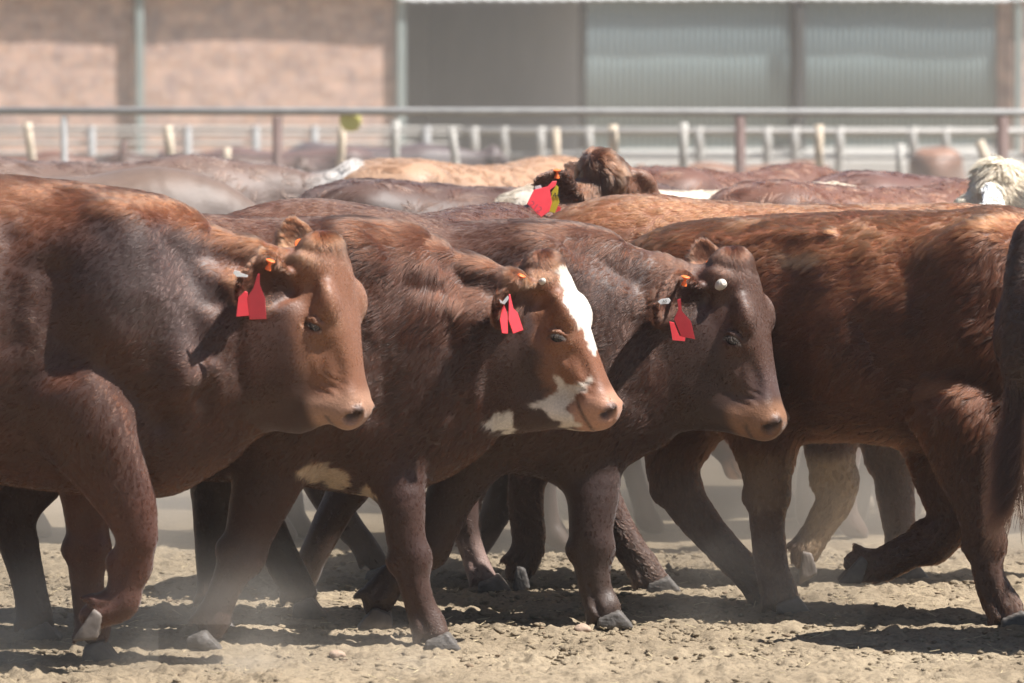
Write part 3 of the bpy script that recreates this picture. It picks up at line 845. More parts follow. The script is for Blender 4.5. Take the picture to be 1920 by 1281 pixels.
def steer_front():      # nearest, left: bent foreleg raised
    Y = -.35
    sc = Sculpt()
    trunk(sc, [(-660, 430, 600, Y, .12), (-620, 370, 680, Y, .21), (-500, 338, 770, Y, .265), (-340, 332, 830, Y, .285), (-150, 328, 878, Y, .30), (20, 332, 905, Y, .29),
               (150, 345, 925, Y, .265), (260, 362, 930, Y, .225), (340, 388, 905, Y, .185), (410, 425, 852, Y, .150), (480, 452, 818, Y, .125), (550, 490, 795, Y - .01, .105), (600, 505, 770, Y - .02, .09)])
    H = Head(W(638, 458, Y - .03), 79, 25, 0, .485, 1.03)
    sculpt_head(sc, H)
    jowl(sc, [(648, 784, 14, .042, -.06), (606, 762, 26, .052, -.05), (562, 772, 44, .050, -.04), (520, 745, 60, .065, -.03), (470, 710, 85, .08, -.01)], Y)
    sc.ball(W(300, 860, Y), [.10, .10, .09], None, .06)
    sc.ball(W(170, 540, Y - .20), [.13, .06, .22], np.array([[.9, 0, -.35], [0, 1, 0], [.35, 0, .9]]), .12)
    sc.ball(W(335, 700, Y - .14), [.06, .07, .085], None, .06)                       # point of the shoulder
    sc.ball(W(140, 735, Y - .22), [.12, .07, .11], np.array([[.85, 0, -.5], [0, 1, 0], [.5, 0, .85]]), .05)   # upper arm
    sc.ball(W(430, 640, Y - .09), [.15, .04, .13], None, .10)
    leg(sc, [(120, 740, Y - .20, 88, .085), (165, 815, Y - .21, 84, .080), (208, 885, Y - .21, 68, .064), (240, 945, Y - .21, 55, .055), (252, 985, Y - .21, 50, .052), (256, 1015, Y - .21, 44, .046),
             (242, 1060, Y - .20, 38, .034), (234, 1100, Y - .20, 38, .034), (226, 1128, Y - .20, 40, .036), (196, 1146, Y - .20, 37, .036), (168, 1158, Y - .20, 36, .038)], k=.03)
    leg(sc, [(150, 780, Y + .10, 90, .08), (160, 900, Y + .12, 56, .06), (164, 985, Y + .13, 46, .05), (163, 1030, Y + .13, 44, .046), (163, 1090, Y + .14, 36, .036), (168, 1135, Y + .14, 36, .035), (176, 1170, Y + .14, 40, .042), (182, 1190, Y + .14, 38, .042)])
    for px, dY in ((-330, -.17), (-470, .14)):
        leg(sc, [(px - 40, 620, Y + dY * .8, 170, .12), (px + 5, 800, Y + dY, 120, .09), (px - 5, 890, Y + dY, 80, .065), (px - 40, 980, Y + dY, 52, .045), (px - 25, 1040, Y + dY, 42, .036),
                 (px - 5, 1130, Y + dY, 36, .033), (px + 5, 1180, Y + dY, 40, .038), (px + 18, 1210, Y + dY, 38, .040)])
    sculpt_ear(sc, W(550, 536, Y - .08), W(448, 530, Y - .24), (.50, -.78, -.34), .090, 1.15)
    sculpt_ear(sc, W(580, 498, Y + .06), W(546, 416, Y + .10), (.35, -.92, .1), .056)
    def paint(V, N, hl, inh):
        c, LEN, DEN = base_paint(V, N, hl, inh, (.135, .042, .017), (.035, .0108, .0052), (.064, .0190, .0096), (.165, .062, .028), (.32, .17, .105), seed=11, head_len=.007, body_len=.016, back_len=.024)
        p2 = to_px(V)
        fh = sstep(-30, 30, poly_dist(p2, [(560, 470), (690, 440), (760, 830), (600, 830), (580, 700), (545, 600)])) * (inh > .1)
        c = mixc(c, (.165, .064, .029), fh * .7 * (1 - sstep(.36, .41, hl[:, 0])))
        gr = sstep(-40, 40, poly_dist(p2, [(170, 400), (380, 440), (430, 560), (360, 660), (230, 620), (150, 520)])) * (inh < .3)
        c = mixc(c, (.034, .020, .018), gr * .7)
        ridge = sstep(-14, 10, poly_dist(p2, [(-400, 320), (0, 320), (250, 350), (420, 415), (560, 470), (560, 490), (400, 450), (330, 420), (200, 400), (-400, 400)])) * (inh < .3)
        LEN = LEN * (1 + .8 * ridge)
        return c, LEN, DEN, c * 1.1
    def tags(b):
        slab('ear_tag', [W(x, y, Y - .275 - .0008 * (x - 480)) for x, y in [(483, 514), (487, 513), (487, 534), (497, 560), (499, 598), (468, 599), (463, 558), (475, 540)]], M_RED, b, normal=(.2, -.95, .2))
        slab('ear_tag', [W(x, y, Y - .225) for x, y in [(459, 546), (464, 548), (468, 592), (443, 594), (447, 558)]], M_RED, b)
        stud(b, 505, 497, Y - .20, (.3, -.2, .93))
        button(b, 562, 458, Y + .025, (.25, -.93, .25))
        slab('white_tag', [W(x, y, Y - .245) for x, y in [(437, 512), (440, 507), (450, 509), (451, 512), (465, 516), (464, 520), (444, 519)]], M_WHITE, b)
    return finish_cow('steer', sc, H, (W(200, 1200, Y)[0], Y, 0), paint, 'chestnut steer with a plain brown face and one front leg bent off the ground', 'steers walking in the front line',
                      coat=dict(count=270000, tuft=16, clump=.45, rough=.35, lift=.28), hooves=[(W(166, 1158, Y - .20), W(132, 1184, Y - .20), M_PALEHOOF, 1, (0, 1, 0), False), (W(184, 1188, Y + .14), W(205, 1216, Y + .12), M_HOOF),
                      (W(-312, 1212, Y - .17), W(-295, 1240, Y - .18), M_HOOF), (W(-452, 1195, Y + .14), W(-435, 1212, Y + .12), M_HOOF)], seed=11, tags=tags, marks=[(250, 420, 220, 600, 70, .022), (95, 520, 110, 690, 46, -.034), (330, 470, 400, 560, 34, -.020), (300, 560, 345, 690, 34, .014), (360, 600, 372, 740, 18, -.008), (400, 590, 410, 740, 15, .005), (440, 580, 450, 720, 15, -.005),
                      (200, 690, 300, 790, 26, -.018), (130, 720, 170, 800, 52, .016), (330, 735, 390, 690, 18, .014), (400, 425, 530, 470, 14, .010), (390, 470, 500, 515, 22, -.014), (560, 600, 540, 740, 30, .008), (-60, 460, -20, 800, 40, .010), (20, 460, 20, 640, 30, -.010)])

def steer_dark():       # chocolate one with a horn bud
    Y = .75
    sc = Sculpt()
    trunk(sc, [(425, 430, 600, Y, .12), (455, 392, 690, Y, .21), (550, 370, 790, Y, .265), (680, 386, 840, Y, .285), (820, 418, 870, Y, .295), (940, 414, 885, Y, .28),
               (1040, 414, 896, Y, .25), (1110, 428, 892, Y, .205), (1170, 452, 862, Y, .160), (1230, 472, 832, Y, .130), (1300, 508, 806, Y - .01, .11), (1370, 526, 785, Y - .02, .09)])
    H = Head(W(1408, 486, Y - .03), 77, 22, 0, .51, 1.0)
    sculpt_head(sc, H)
    jowl(sc, [(1428, 800, 18, .045, -.06), (1390, 785, 30, .055, -.05), (1345, 765, 42, .06, -.04), (1300, 740, 58, .068, -.03), (1240, 710, 85, .08, -.01)], Y)
    sc.ball(W(1080, 830, Y), [.12, .11, .09], None, .06)
    sc.ball(W(960, 600, Y - .19), [.12, .05, .20], np.array([[.9, 0, -.35], [0, 1, 0], [.35, 0, .9]]), .16)
    sc.ball(W(930, 750, Y - .19), [.13, .06, .12], None, .12)
    # near fore pushed back, far fore planted, hind legs
    leg(sc, [(930, 780, Y - .15, 90, .085), (880, 860, Y - .15, 66, .07), (845, 930, Y - .15, 52, .056), (820, 990, Y - .15, 46, .05), (800, 1025, Y - .15, 42, .046),
             (760, 1065, Y - .14, 34, .034), (730, 1092, Y - .14, 34, .034), (712, 1120, Y - .14, 38, .04), (704, 1140, Y - .14, 34, .04)])
    leg(sc, [(1080, 820, Y - .02, 90, .08), (1110, 910, Y - .08, 62, .065), (1108, 990, Y - .10, 48, .054), (1108, 1030, Y - .10, 45, .05), (1112, 1080, Y - .11, 36, .036),
             (1120, 1115, Y - .11, 36, .035), (1132, 1142, Y - .12, 40, .042), (1140, 1156, Y - .12, 38, .042)])
    for rows in ([(430, 620, Y - .14, 100, .10), (415, 780, Y - .16, 80, .08), (402, 880, Y - .16, 52, .055), (398, 960, Y - .16, 42, .042), (400, 1040, Y - .16, 38, .036), (402, 1110, Y - .16, 36, .036), (408, 1140, Y - .16, 38, .04)],
                 [(470, 620, Y + .12, 120, .10), (475, 800, Y + .14, 76, .08), (470, 880, Y + .14, 52, .055), (490, 960, Y + .14, 42, .042), (525, 1040, Y + .14, 38, .036), (555, 1095, Y + .14, 38, .036), (572, 1118, Y + .14, 38, .04)]):
        leg(sc, rows)
    sculpt_ear(sc, W(1324, 556, Y - .08), W(1230, 572, Y - .24), (.50, -.78, -.34), .094, 1.15)
    sculpt_ear(sc, W(1346, 526, Y + .06), W(1314, 458, Y + .10), (.35, -.92, .1), .060)
    def paint(V, N, hl, inh):
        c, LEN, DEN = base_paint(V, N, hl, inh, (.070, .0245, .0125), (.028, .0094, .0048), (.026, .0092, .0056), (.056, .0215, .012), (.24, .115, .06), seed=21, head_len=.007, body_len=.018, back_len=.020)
        p2 = to_px(V)
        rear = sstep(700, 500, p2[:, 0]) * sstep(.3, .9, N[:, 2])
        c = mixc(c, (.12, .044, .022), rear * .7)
        pur = sstep(.28, .34, hl[:, 0]) * sstep(.40, .37, hl[:, 0]) * sstep(-.07, -.03, hl[:, 2]) * (inh > .1)
        c = mixc(c, (.075, .040, .036), pur * .7)
        hump = sstep(-30, 20, poly_dist(p2, [(980, 400), (1110, 405), (1200, 460), (1180, 500), (1060, 470), (980, 450)])) * (inh < .3)
        LEN = LEN * (1 + 1.0 * hump)
        return c, LEN, DEN, c * 1.15
    def tags(b):
        slab('ear_tag', [W(x, y, Y - .275 - .0008 * (x - 1280)) for x, y in [(1270, 562), (1276, 560), (1278, 583), (1295, 602), (1303, 636), (1277, 631), (1264, 598), (1272, 580)]], M_RED, b, normal=(.2, -.95, .2))
        slab('ear_tag', [W(x, y, Y - .225) for x, y in [(1255, 603), (1264, 605), (1274, 630), (1285, 631), (1284, 640), (1261, 638)]], M_RED, b)
        stud(b, 1284, 527, Y - .20, (.2, -.2, .95))
        button(b, 1331, 497, Y + .025, (.25, -.93, .25))
        w = slab('white_tag', [W(x, y, Y - .262) for x, y in [(1233, 566), (1239, 571), (1254, 569.5), (1257.5, 564), (1254, 559), (1239, 561)]], M_WHITE, b)
        text_on(w, 'A5', W(1246.5, 565.3, Y - .2655), .0115, (1, 0, .09), (0, -1, 0), M_INK)
        lathe('horn', W(1353, 533, Y - .115), (.45, -.75, .35), [(.016, -.02), (.016, 0), (.014, .008), (.009, .014), (.002, .016)], M_HORN, b, 14)
    return finish_cow('steer', sc, H, (W(800, 1150, Y)[0], Y, 0), paint, 'dark chocolate steer with a pale horn bud and a white A5 ear tag', 'steers walking in the front line',
                      coat=dict(count=270000, tuft=18, clump=.45, rough=.35, lift=.3), hooves=[(W(706, 1138, Y - .14), W(690, 1168, Y - .16), M_PALEHOOF), (W(1140, 1154, Y - .12), W(1166, 1175, Y - .14), M_HOOF),
                      (W(408, 1140, Y - .16), W(422, 1166, Y - .17), M_HOOF), (W(572, 1118, Y + .14), W(595, 1140, Y + .10), M_HOOF)], seed=21, tags=tags, marks=[(1120, 425, 1200, 470, 14, .012), (1110, 480, 1190, 520, 24, -.016), (1000, 470, 940, 660, 60, .018), (860, 560, 850, 720, 46, -.020), (1080, 560, 1060, 760, 40, -.014), (1190, 600, 1180, 740, 16, -.008), (940, 760, 900, 820, 50, .014), (1230, 560, 1220, 720, 14, .006)])

def steer_shaggy():     # red-brown shaggy flank on the right
    def Yx(px): return 1.25 - (px - 1250) * .43 / 600
    sc = Sculpt()
    trunk(sc, [(1165, 540, 700, 1.30, .12), (1195, 472, 760, 1.29, .20), (1290, 424, 800, Yx(1290), .255), (1400, 408, 818, Yx(1400), .28), (1520, 402, 826, Yx(1520), .29), (1640, 397, 828, Yx(1640), .29),
               (1760, 394, 850, Yx(1760), .27), (1860, 388, 880, Yx(1860), .235), (1950, 400, 860, .76, .185), (2040, 425, 810, .70, .145), (2130, 440, 770, .65, .115), (2190, 450, 740, .62, .10)])
    Y = .85
    H = Head(W(2225, 432, .60), 65, 20, 0, .48)
    sculpt_head(sc, H)
    sc.ball(W(1790, 560, Y - .22), [.13, .06, .20], np.array([[.9, 0, -.35], [0, 1, 0], [.35, 0, .9]]), .12)
    sc.ball(W(1770, 770, Y - .22), [.09, .07, .10], None, .06)
    sc.ball(W(1880, 700, Y - .16), [.08, .06, .10], None, .08)
    sc.ball(W(1640, 650, .99 - .26), [.16, .04, .12], None, .10)
    leg(sc, [(1800, 770, Y - .20, 84, .085), (1818, 880, Y - .21, 64, .07), (1832, 940, Y - .22, 52, .056), (1840, 985, Y - .22, 45, .05), (1846, 1020, Y - .22, 40, .044), (1852, 1070, Y - .23, 33, .034),
             (1864, 1108, Y - .23, 36, .036), (1884, 1140, Y - .23, 40, .042), (1896, 1156, Y - .24, 38, .042)])
    leg(sc, [(1770, 800, Y + .02, 90, .08), (1772, 890, Y + .05, 62, .06), (1782, 950, Y + .05, 52, .052), (1780, 985, Y + .05, 48, .05), (1745, 1015, Y + .05, 42, .042), (1700, 1036, Y + .05, 37, .035),
             (1655, 1058, Y + .05, 36, .035), (1620, 1062, Y + .05, 34, .036), (1600, 1054, Y + .05, 32, .038)], k=.03)
    leg(sc, [(1320, 650, 1.22, 130, .11), (1290, 780, 1.20, 76, .085), (1262, 860, 1.20, 54, .06), (1268, 910, 1.20, 48, .05), (1318, 985, 1.20, 40, .038), (1378, 1050, 1.20, 36, .034), (1424, 1095, 1.19, 38, .037), (1448, 1118, 1.18, 38, .04)])
    leg(sc, [(1400, 640, 1.02, 130, .11), (1428, 770, .98, 80, .09), (1438, 860, .98, 54, .065), (1438, 930, .99, 43, .05), (1440, 1000, 1.0, 36, .038), (1448, 1070, 1.0, 36, .036), (1462, 1110, 1.0, 40, .04), (1472, 1130, 1.0, 38, .04)])
    sculpt_ear(sc, W(2120, 490, .52), W(2050, 500, .40), (.42, -.62, -.66), .06)
    sculpt_ear(sc, W(2140, 470, .72), W(2120, 420, .80), (.35, -.9, .2), .045)
    def paint(V, N, hl, inh):
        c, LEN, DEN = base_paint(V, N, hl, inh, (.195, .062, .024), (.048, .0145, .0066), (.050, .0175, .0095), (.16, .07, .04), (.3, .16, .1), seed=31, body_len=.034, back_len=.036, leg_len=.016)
        p2 = to_px(V)
        c = mixc(c, (.13, .072, .038), sstep(-20, 20, poly_dist(p2, [(1380, 850), (1480, 850), (1475, 960), (1410, 960)])) * .6)
        sc_ = sstep(-8, 6, poly_dist(p2 + np.stack([fbm(V, 40, 2, 3), fbm(V, 40, 2, 8)], 1) * 14, [(1455, 478), (1480, 470), (1540, 478), (1545, 492), (1510, 500), (1470, 498)]))
        c = mixc(c, (.22, .125, .07), sc_ * .7)
        LEN = LEN * (1 + .5 * fbm(V, 5, 2, 90))
        LEN = LEN * np.where(V[:, 2] < .45, .8, 1)
        return c, LEN, DEN, c * 1.15
    return finish_cow('steer', sc, H, (W(1650, 1150, 1.0)[0], 1.0, 0), paint, 'shaggy red-brown steer showing flank and shoulder, one foreleg folded back off the ground', 'steers walking in the second line',
                      coat=dict(count=260000, tuft=24, clump=.65, rough=.5, lift=.4, rad=.00055), hooves=[(W(1896, 1154, Y - .24), W(1922, 1182, Y - .26), M_HOOF), (W(1600, 1056, Y + .05), W(1560, 1080, Y + .05), M_HOOF, 1, (0, 1, 0), False),
                      (W(1448, 1116, 1.18), W(1474, 1136, 1.16), M_HOOF), (W(1474, 1130, 1.0), W(1500, 1152, .98), M_HOOF)], seed=31, marks=[(1840, 440, 1800, 620, 60, .022), (1730, 520, 1740, 690, 40, -.032), (1780, 740, 1800, 790, 44, .020), (1560, 500, 1580, 760, 50, .010), (1480, 500, 1490, 760, 36, -.012), (1640, 480, 1660, 780, 32, .010),
                      (1610, 610, 1640, 680, 16, -.012), (1350, 560, 1380, 740, 50, -.016), (1290, 560, 1270, 740, 50, .014), (1340, 452, 1560, 440, 12, .012)])

def steer_orange():     # ginger-backed one behind the shaggy one
    Y = 1.85
    sc = Sculpt()
    trunk(sc, [(1035, 450, 650, Y, .12), (1062, 398, 730, Y, .20), (1150, 366, 790, Y, .26), (1300, 374, 806, Y, .285), (1480, 386, 812, Y, .29), (1640, 386, 820, Y, .28), (1780, 382, 835, Y, .25), (1880, 388, 830, Y, .20),
               (1960, 405, 790, Y, .15), (2060, 425, 750, Y, .115), (2110, 435, 720, Y, .10)])
    H = Head(W(2150, 420, Y), 60, 0, 0, .48)
    sculpt_head(sc, H)
    leg(sc, [(1110, 640, Y - .16, 120, .11), (1105, 780, Y - .20, 72, .085), (1112, 870, Y - .24, 46, .055), (1132, 940, Y - .26, 40, .045), (1175, 1020, Y - .28, 35, .036), (1210, 1068, Y - .28, 35, .036), (1232, 1096, Y - .28, 38, .04)])
    leg(sc, [(1070, 640, Y - .0, 110, .11), (1030, 780, Y - .1, 70, .08), (995, 870, Y - .2, 44, .052), (985, 940, Y - .2, 38, .045), (992, 1010, Y - .2, 36, .036), (982, 1050, Y - .2, 38, .036), (968, 1076, Y - .2, 36, .038)])
    leg(sc, [(1570, 740, Y - .14, 80, .08), (1556, 840, Y - .16, 50, .06), (1566, 900, Y - .16, 46, .05), (1564, 940, Y - .16, 40, .046), (1538, 985, Y - .16, 33, .034), (1514, 1028, Y - .16, 34, .034), (1502, 1050, Y - .16, 34, .037)])
    leg(sc, [(1640, 740, Y + .12, 80, .08), (1670, 860, Y + .14, 48, .06), (1680, 940, Y + .14, 40, .048), (1690, 1020, Y + .14, 33, .034), (1700, 1060, Y + .14, 36, .04)])
    sculpt_ear(sc, W(2080, 480, Y - .08), W(2020, 490, Y - .2), (.42, -.62, -.66), .06)
    sculpt_ear(sc, W(2090, 460, Y + .1), W(2075, 415, Y + .16), (.35, -.9, .2), .045)
    def paint(V, N, hl, inh):
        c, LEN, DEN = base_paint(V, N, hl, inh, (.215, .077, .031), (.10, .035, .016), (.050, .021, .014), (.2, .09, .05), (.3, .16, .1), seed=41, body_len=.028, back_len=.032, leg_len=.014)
        p2 = to_px(V)
        c = mixc(c, (.34, .24, .15), sstep(1480, 1530, p2[:, 0]) * sstep(840, 880, p2[:, 1]) * sstep(1620, 1590, p2[:, 0]) * .9)
        return c, LEN, DEN, c * 1.15
    return finish_cow('steer', sc, H, (W(1400, 1150, Y)[0], Y, 0), paint, 'ginger-backed steer just behind the shaggy steer, its sunlit back and legs showing', 'steers walking in the second line', h=.009,
                      coat=dict(count=130000, tuft=24, clump=.6, rough=.5, lift=.4, rad=.00065), hooves=[(W(1232, 1096, Y - .28), W(1258, 1116, Y - .30), M_HOOF), (W(966, 1078, Y - .2), W(948, 1112, Y - .2), M_HOOF, 1, (0, 1, 0), False),
                      (W(1502, 1052, Y - .16), W(1488, 1082, Y - .16), M_PALEHOOF, 1, (0, 1, 0), False), (W(1700, 1062, Y + .14), W(1722, 1086, Y + .12), M_HOOF)], seed=41)

def steer_raised_head():    # head up, looking away, red and yellow tags
    sc = Sculpt()
    trunk(sc, [(690, 500, 640, 1.40, .12), (720, 440, 740, 1.45, .20), (790, 408, 800, 1.62, .25), (865, 392, 805, 1.82, .26), (930, 382, 800, 2.02, .24), (985, 374, 770, 2.16, .20), (1035, 364, 660, 2.28, .15),
               (1080, 346, 560, 2.38, .12), (1112, 326, 480, 2.44, .10)])
    H = Head(W(1132, 282, 2.46), 33, -38, 0, .46)
    sculpt_head(sc, H)
    leg(sc, [(960, 780, 1.95, 62, .08), (950, 880, 1.95, 42, .06), (938, 940, 1.95, 36, .05), (918, 985, 1.95, 30, .036), (896, 1022, 1.95, 30, .036), (888, 1040, 1.95, 30, .038)])
    leg(sc, [(890, 780, 1.70, 62, .08), (878, 900, 1.68, 40, .056), (872, 970, 1.66, 32, .045), (884, 1030, 1.64, 27, .034), (902, 1070, 1.63, 28, .036), (916, 1090, 1.62, 30, .04)])
    leg(sc, [(720, 700, 1.40, 90, .10), (690, 830, 1.36, 58, .08), (655, 910, 1.36, 42, .052), (615, 985, 1.36, 34, .042), (588, 1040, 1.36, 30, .036), (570, 1080, 1.38, 34, .04), (562, 1100, 1.38, 32, .04)])
    leg(sc, [(700, 720, 1.66, 90, .10), (610, 850, 1.80, 50, .07), (600, 900, 1.86, 40, .052), (645, 975, 1.9, 32, .042), (690, 1030, 1.9, 28, .036), (712, 1062, 1.9, 30, .04)])
    sculpt_ear(sc, W(1090, 372, 2.36), W(1006, 335, 2.26), (.35, -.75, -.55), .062)
    sculpt_ear(sc, W(1098, 330, 2.52), W(1066, 312, 2.64), (-.2, -.85, .5), .045)
    def paint(V, N, hl, inh):
        c, LEN, DEN = base_paint(V, N, hl, inh, (.080, .032, .018), (.040, .0165, .011), (.045, .019, .013), (.15, .068, .040), (.2, .1, .07), seed=51, body_len=.018, back_len=.020)
        p2 = to_px(V)
        c = mixc(c, (.14, .056, .028), inh * .8)
        poll = sstep(.10, .0, hl[:, 0]) * inh
        LEN = LEN * (1 + 2.2 * poll)
        c = mixc(c, (.30, .20, .17), sstep(820, 840, p2[:, 0]) * sstep(990, 1040, p2[:, 1]) * .6)
        return c, LEN, DEN, c * 1.15
    def tags(b):
        y = 2.20
        sl = slab('ear_tag', [W(a, c, y + .0005 * (a - 1010)) for a, c in [(1036, 340), (1044, 340), (1042, 348), (1031, 356), (1035, 380), (1030, 397), (1014, 408), (988, 382), (1001, 356), (1026, 350)]], M_RED, b)
        text_on(sl, '212', W(1004, 389, y - .012), .030, (.80, 0, -.60), (0, -1, .0), M_PINKINK)
        yl = slab('yellow_tag', [W(a, c, y + .03) for a, c in [(1043, 347), (1047, 352), (1046, 368), (1049, 379), (1040, 400), (1029, 397), (1033, 362)]], M_YELLOW, b)
        text_on(yl, '744', W(1040, 367, y + .026), .026, (1, 0, .1), (0, -1, 0), M_INK)
        slab('ear_tag', [W(a, c, y + .06) for a, c in [(1046, 386), (1052, 390), (1050, 398), (1041, 399)]], M_RED, b)
        stud(b, 1044, 326, 2.285, (0, -.2, 1))
        button(b, 1085, 331, 2.50, (.1, -.9, .4), .0155)
        slab('white_tag', [W(a, c, y + .01) for a, c in [(1003, 350), (1013, 347), (1016, 352), (1004, 357)]], M_WHITE, b)
    return finish_cow('steer', sc, H, (W(850, 1100, 1.8)[0], 1.8, 0), paint, 'brown steer with its head raised above the others, red and yellow ear tags', 'steers walking in the second line', h=.008,
                      coat=dict(count=70000, tuft=36, clump=.6, rough=.5, rad=.0009), hooves=[(W(888, 1040, 1.95), W(874, 1066, 1.95), M_HOOF, 1, (0, 1, 0), False), (W(918, 1092, 1.62), W(940, 1112, 1.58), M_PALEHOOF),
                      (W(562, 1100, 1.38), W(550, 1124, 1.38), M_HOOF), (W(712, 1062, 1.9), W(728, 1084, 1.86), M_HOOF)], seed=51, tags=tags)

def steer_edge():       # rump and tail at the right edge
    Y = .12
    sc = Sculpt()
    trunk(sc, [(1990, 520, 640, Y, .10), (2000, 450, 740, Y, .18), (2050, 420, 820, Y, .25), (2120, 400, 850, Y, .285), (2300, 400, 880, Y, .30), (2480, 405, 900, Y, .29), (2640, 410, 915, Y, .25), (2760, 425, 900, Y, .2),
               (2850, 450, 850, Y, .15), (2960, 490, 800, Y, .115), (3040, 510, 770, Y, .10)])
    H = Head(W(3080, 490, Y), 67, 15, 0, .48)
    sculpt_head(sc, H)
    leg(sc, [(2080, 640, Y - .12, 140, .12), (2085, 800, Y - .17, 90, .09), (2072, 890, Y - .17, 62, .06), (2052, 950, Y - .17, 50, .046), (2060, 1020, Y - .17, 42, .038), (2078, 1100, Y - .17, 36, .034), (2094, 1150, Y - .17, 40, .038), (2106, 1182, Y - .17, 38, .04)])
    leg(sc, [(2050, 640, Y + .10, 140, .12), (2110, 800, Y + .14, 90, .09), (2105, 890, Y + .14, 62, .06), (2090, 960, Y + .14, 50, .046), (2120, 1040, Y + .14, 42, .038), (2150, 1110, Y + .14, 36, .034), (2166, 1150, Y + .14, 40, .038), (2178, 1176, Y + .14, 38, .04)])
    for px, dY in ((2660, -.15), (2760, .12)):
        leg(sc, [(px, 780, Y + dY * .8, 90, .085), (px + 5, 900, Y + dY, 56, .06), (px + 8, 990, Y + dY, 46, .05), (px + 8, 1040, Y + dY, 40, .044), (px + 6, 1110, Y + dY, 34, .034), (px + 14, 1160, Y + dY, 38, .04), (px + 22, 1184, Y + dY, 38, .04)])
    sc.tube([W(1960, 425, Y - .02), W(1925, 450, Y - .04), W(1908, 540, Y - .06), (W(1902, 680, Y - .08)), W(1900, 780, Y - .09), W(1900, 840, Y - .10)], np.array([.05, .042, .036, .028, .022, .016]), k=.03, flow=1)
    sculpt_ear(sc, W(3010, 560, Y - .1), W(2950, 570, Y - .22), (.42, -.62, -.66), .06)
    sculpt_ear(sc, W(3020, 530, Y + .1), W(3000, 480, Y + .16), (.35, -.9, .2), .045)
    def paint(V, N, hl, inh):
        c, LEN, DEN = base_paint(V, N, hl, inh, (.055, .022, .013), (.024, .011, .008), (.03, .013, .009), (.1, .05, .03), (.3, .16, .1), seed=61)
        p2 = to_px(V)
        DEN = DEN * sstep(2150, 1990, p2[:, 0])
        tail = sstep(1900, 1885, p2[:, 0])
        LEN = LEN * (1 + .5 * tail)
        return c, LEN, DEN, c * 1.1
    def tags(b):
        # switch of the tail: long hanging hair
        rs = np.random.RandomState(5); n = 2600; npt = 8
        r0 = W(1900, 840, Y - .09)
        up = rs.rand(n)
        root = np.array([W(1902, 690, Y - .08)]) * (1 - up[:, None]) + np.array([r0]) * up[:, None] + rs.randn(n, 3) * [.006, .008, .01]
        gi = rs.randint(0, 26, n); g = np.random.RandomState(6)
        gx = g.randn(26) * .022; gy = g.randn(26) * .02; gl = .16 + g.rand(26) * .14; gc = g.rand(26) * .10
        pts = np.empty((n, npt, 3))
        for i, s in enumerate(np.linspace(0, 1, npt)):
            L = gl[gi] * (.7 + .5 * rs.rand(n)) if i == 0 else L
            pts[:, i] = root + np.stack([gx[gi] * s - gc[gi] * s ** 3 * .9, gy[gi] * s - .01, -L * s + gc[gi] * s ** 3 * .15], 1) + rs.randn(n, 3) * .0012
        hc = bpy.data.hair_curves.new('tail_switch'); hc.add_curves([npt] * n)
        hc.attributes['position'].data.foreach_set('vector', (pts - np.array(b.location)).astype(np.float32).ravel())
        hc.attributes.new('radius', 'FLOAT', 'POINT').data.foreach_set('value', (np.ones((n, 1)) * np.linspace(.0009, .0003, npt)).astype(np.float32).ravel())
        k = (.6 + .8 * rs.rand(n))[:, None] * np.array([[.035, .015, .010]])
        hc.attributes.new('hair_color', 'FLOAT_COLOR', 'CURVE').data.foreach_set('color', np.column_stack([k, np.ones(n)]).astype(np.float32).ravel())
        hc.materials.append(M_COAT)
        o = bpy.data.objects.new('tail_switch', hc); COL.objects.link(o); o.parent = b
    return finish_cow('steer', sc, H, (W(2300, 1200, Y)[0], Y, 0), paint, 'dark brown steer at the right edge showing only its rump and hanging tail', 'steers walking in the front line', h=.009,
                      coat=dict(count=60000, tuft=30, clump=.6, rough=.4), hooves=[(W(2108, 1182, Y - .17), W(2126, 1208, Y - .18), M_HOOF), (W(2178, 1176, Y + .14), W(2198, 1200, Y + .12), M_HOOF),
                      (W(2684, 1184, Y - .15), W(2704, 1208, Y - .16), M_HOOF), (W(2784, 1184, Y + .12), W(2804, 1202, Y + .1), M_HOOF)], seed=61, tags=tags)
steer_front(); steer_blaze(); steer_dark(); steer_shaggy(); steer_orange(); steer_raised_head(); steer_edge()

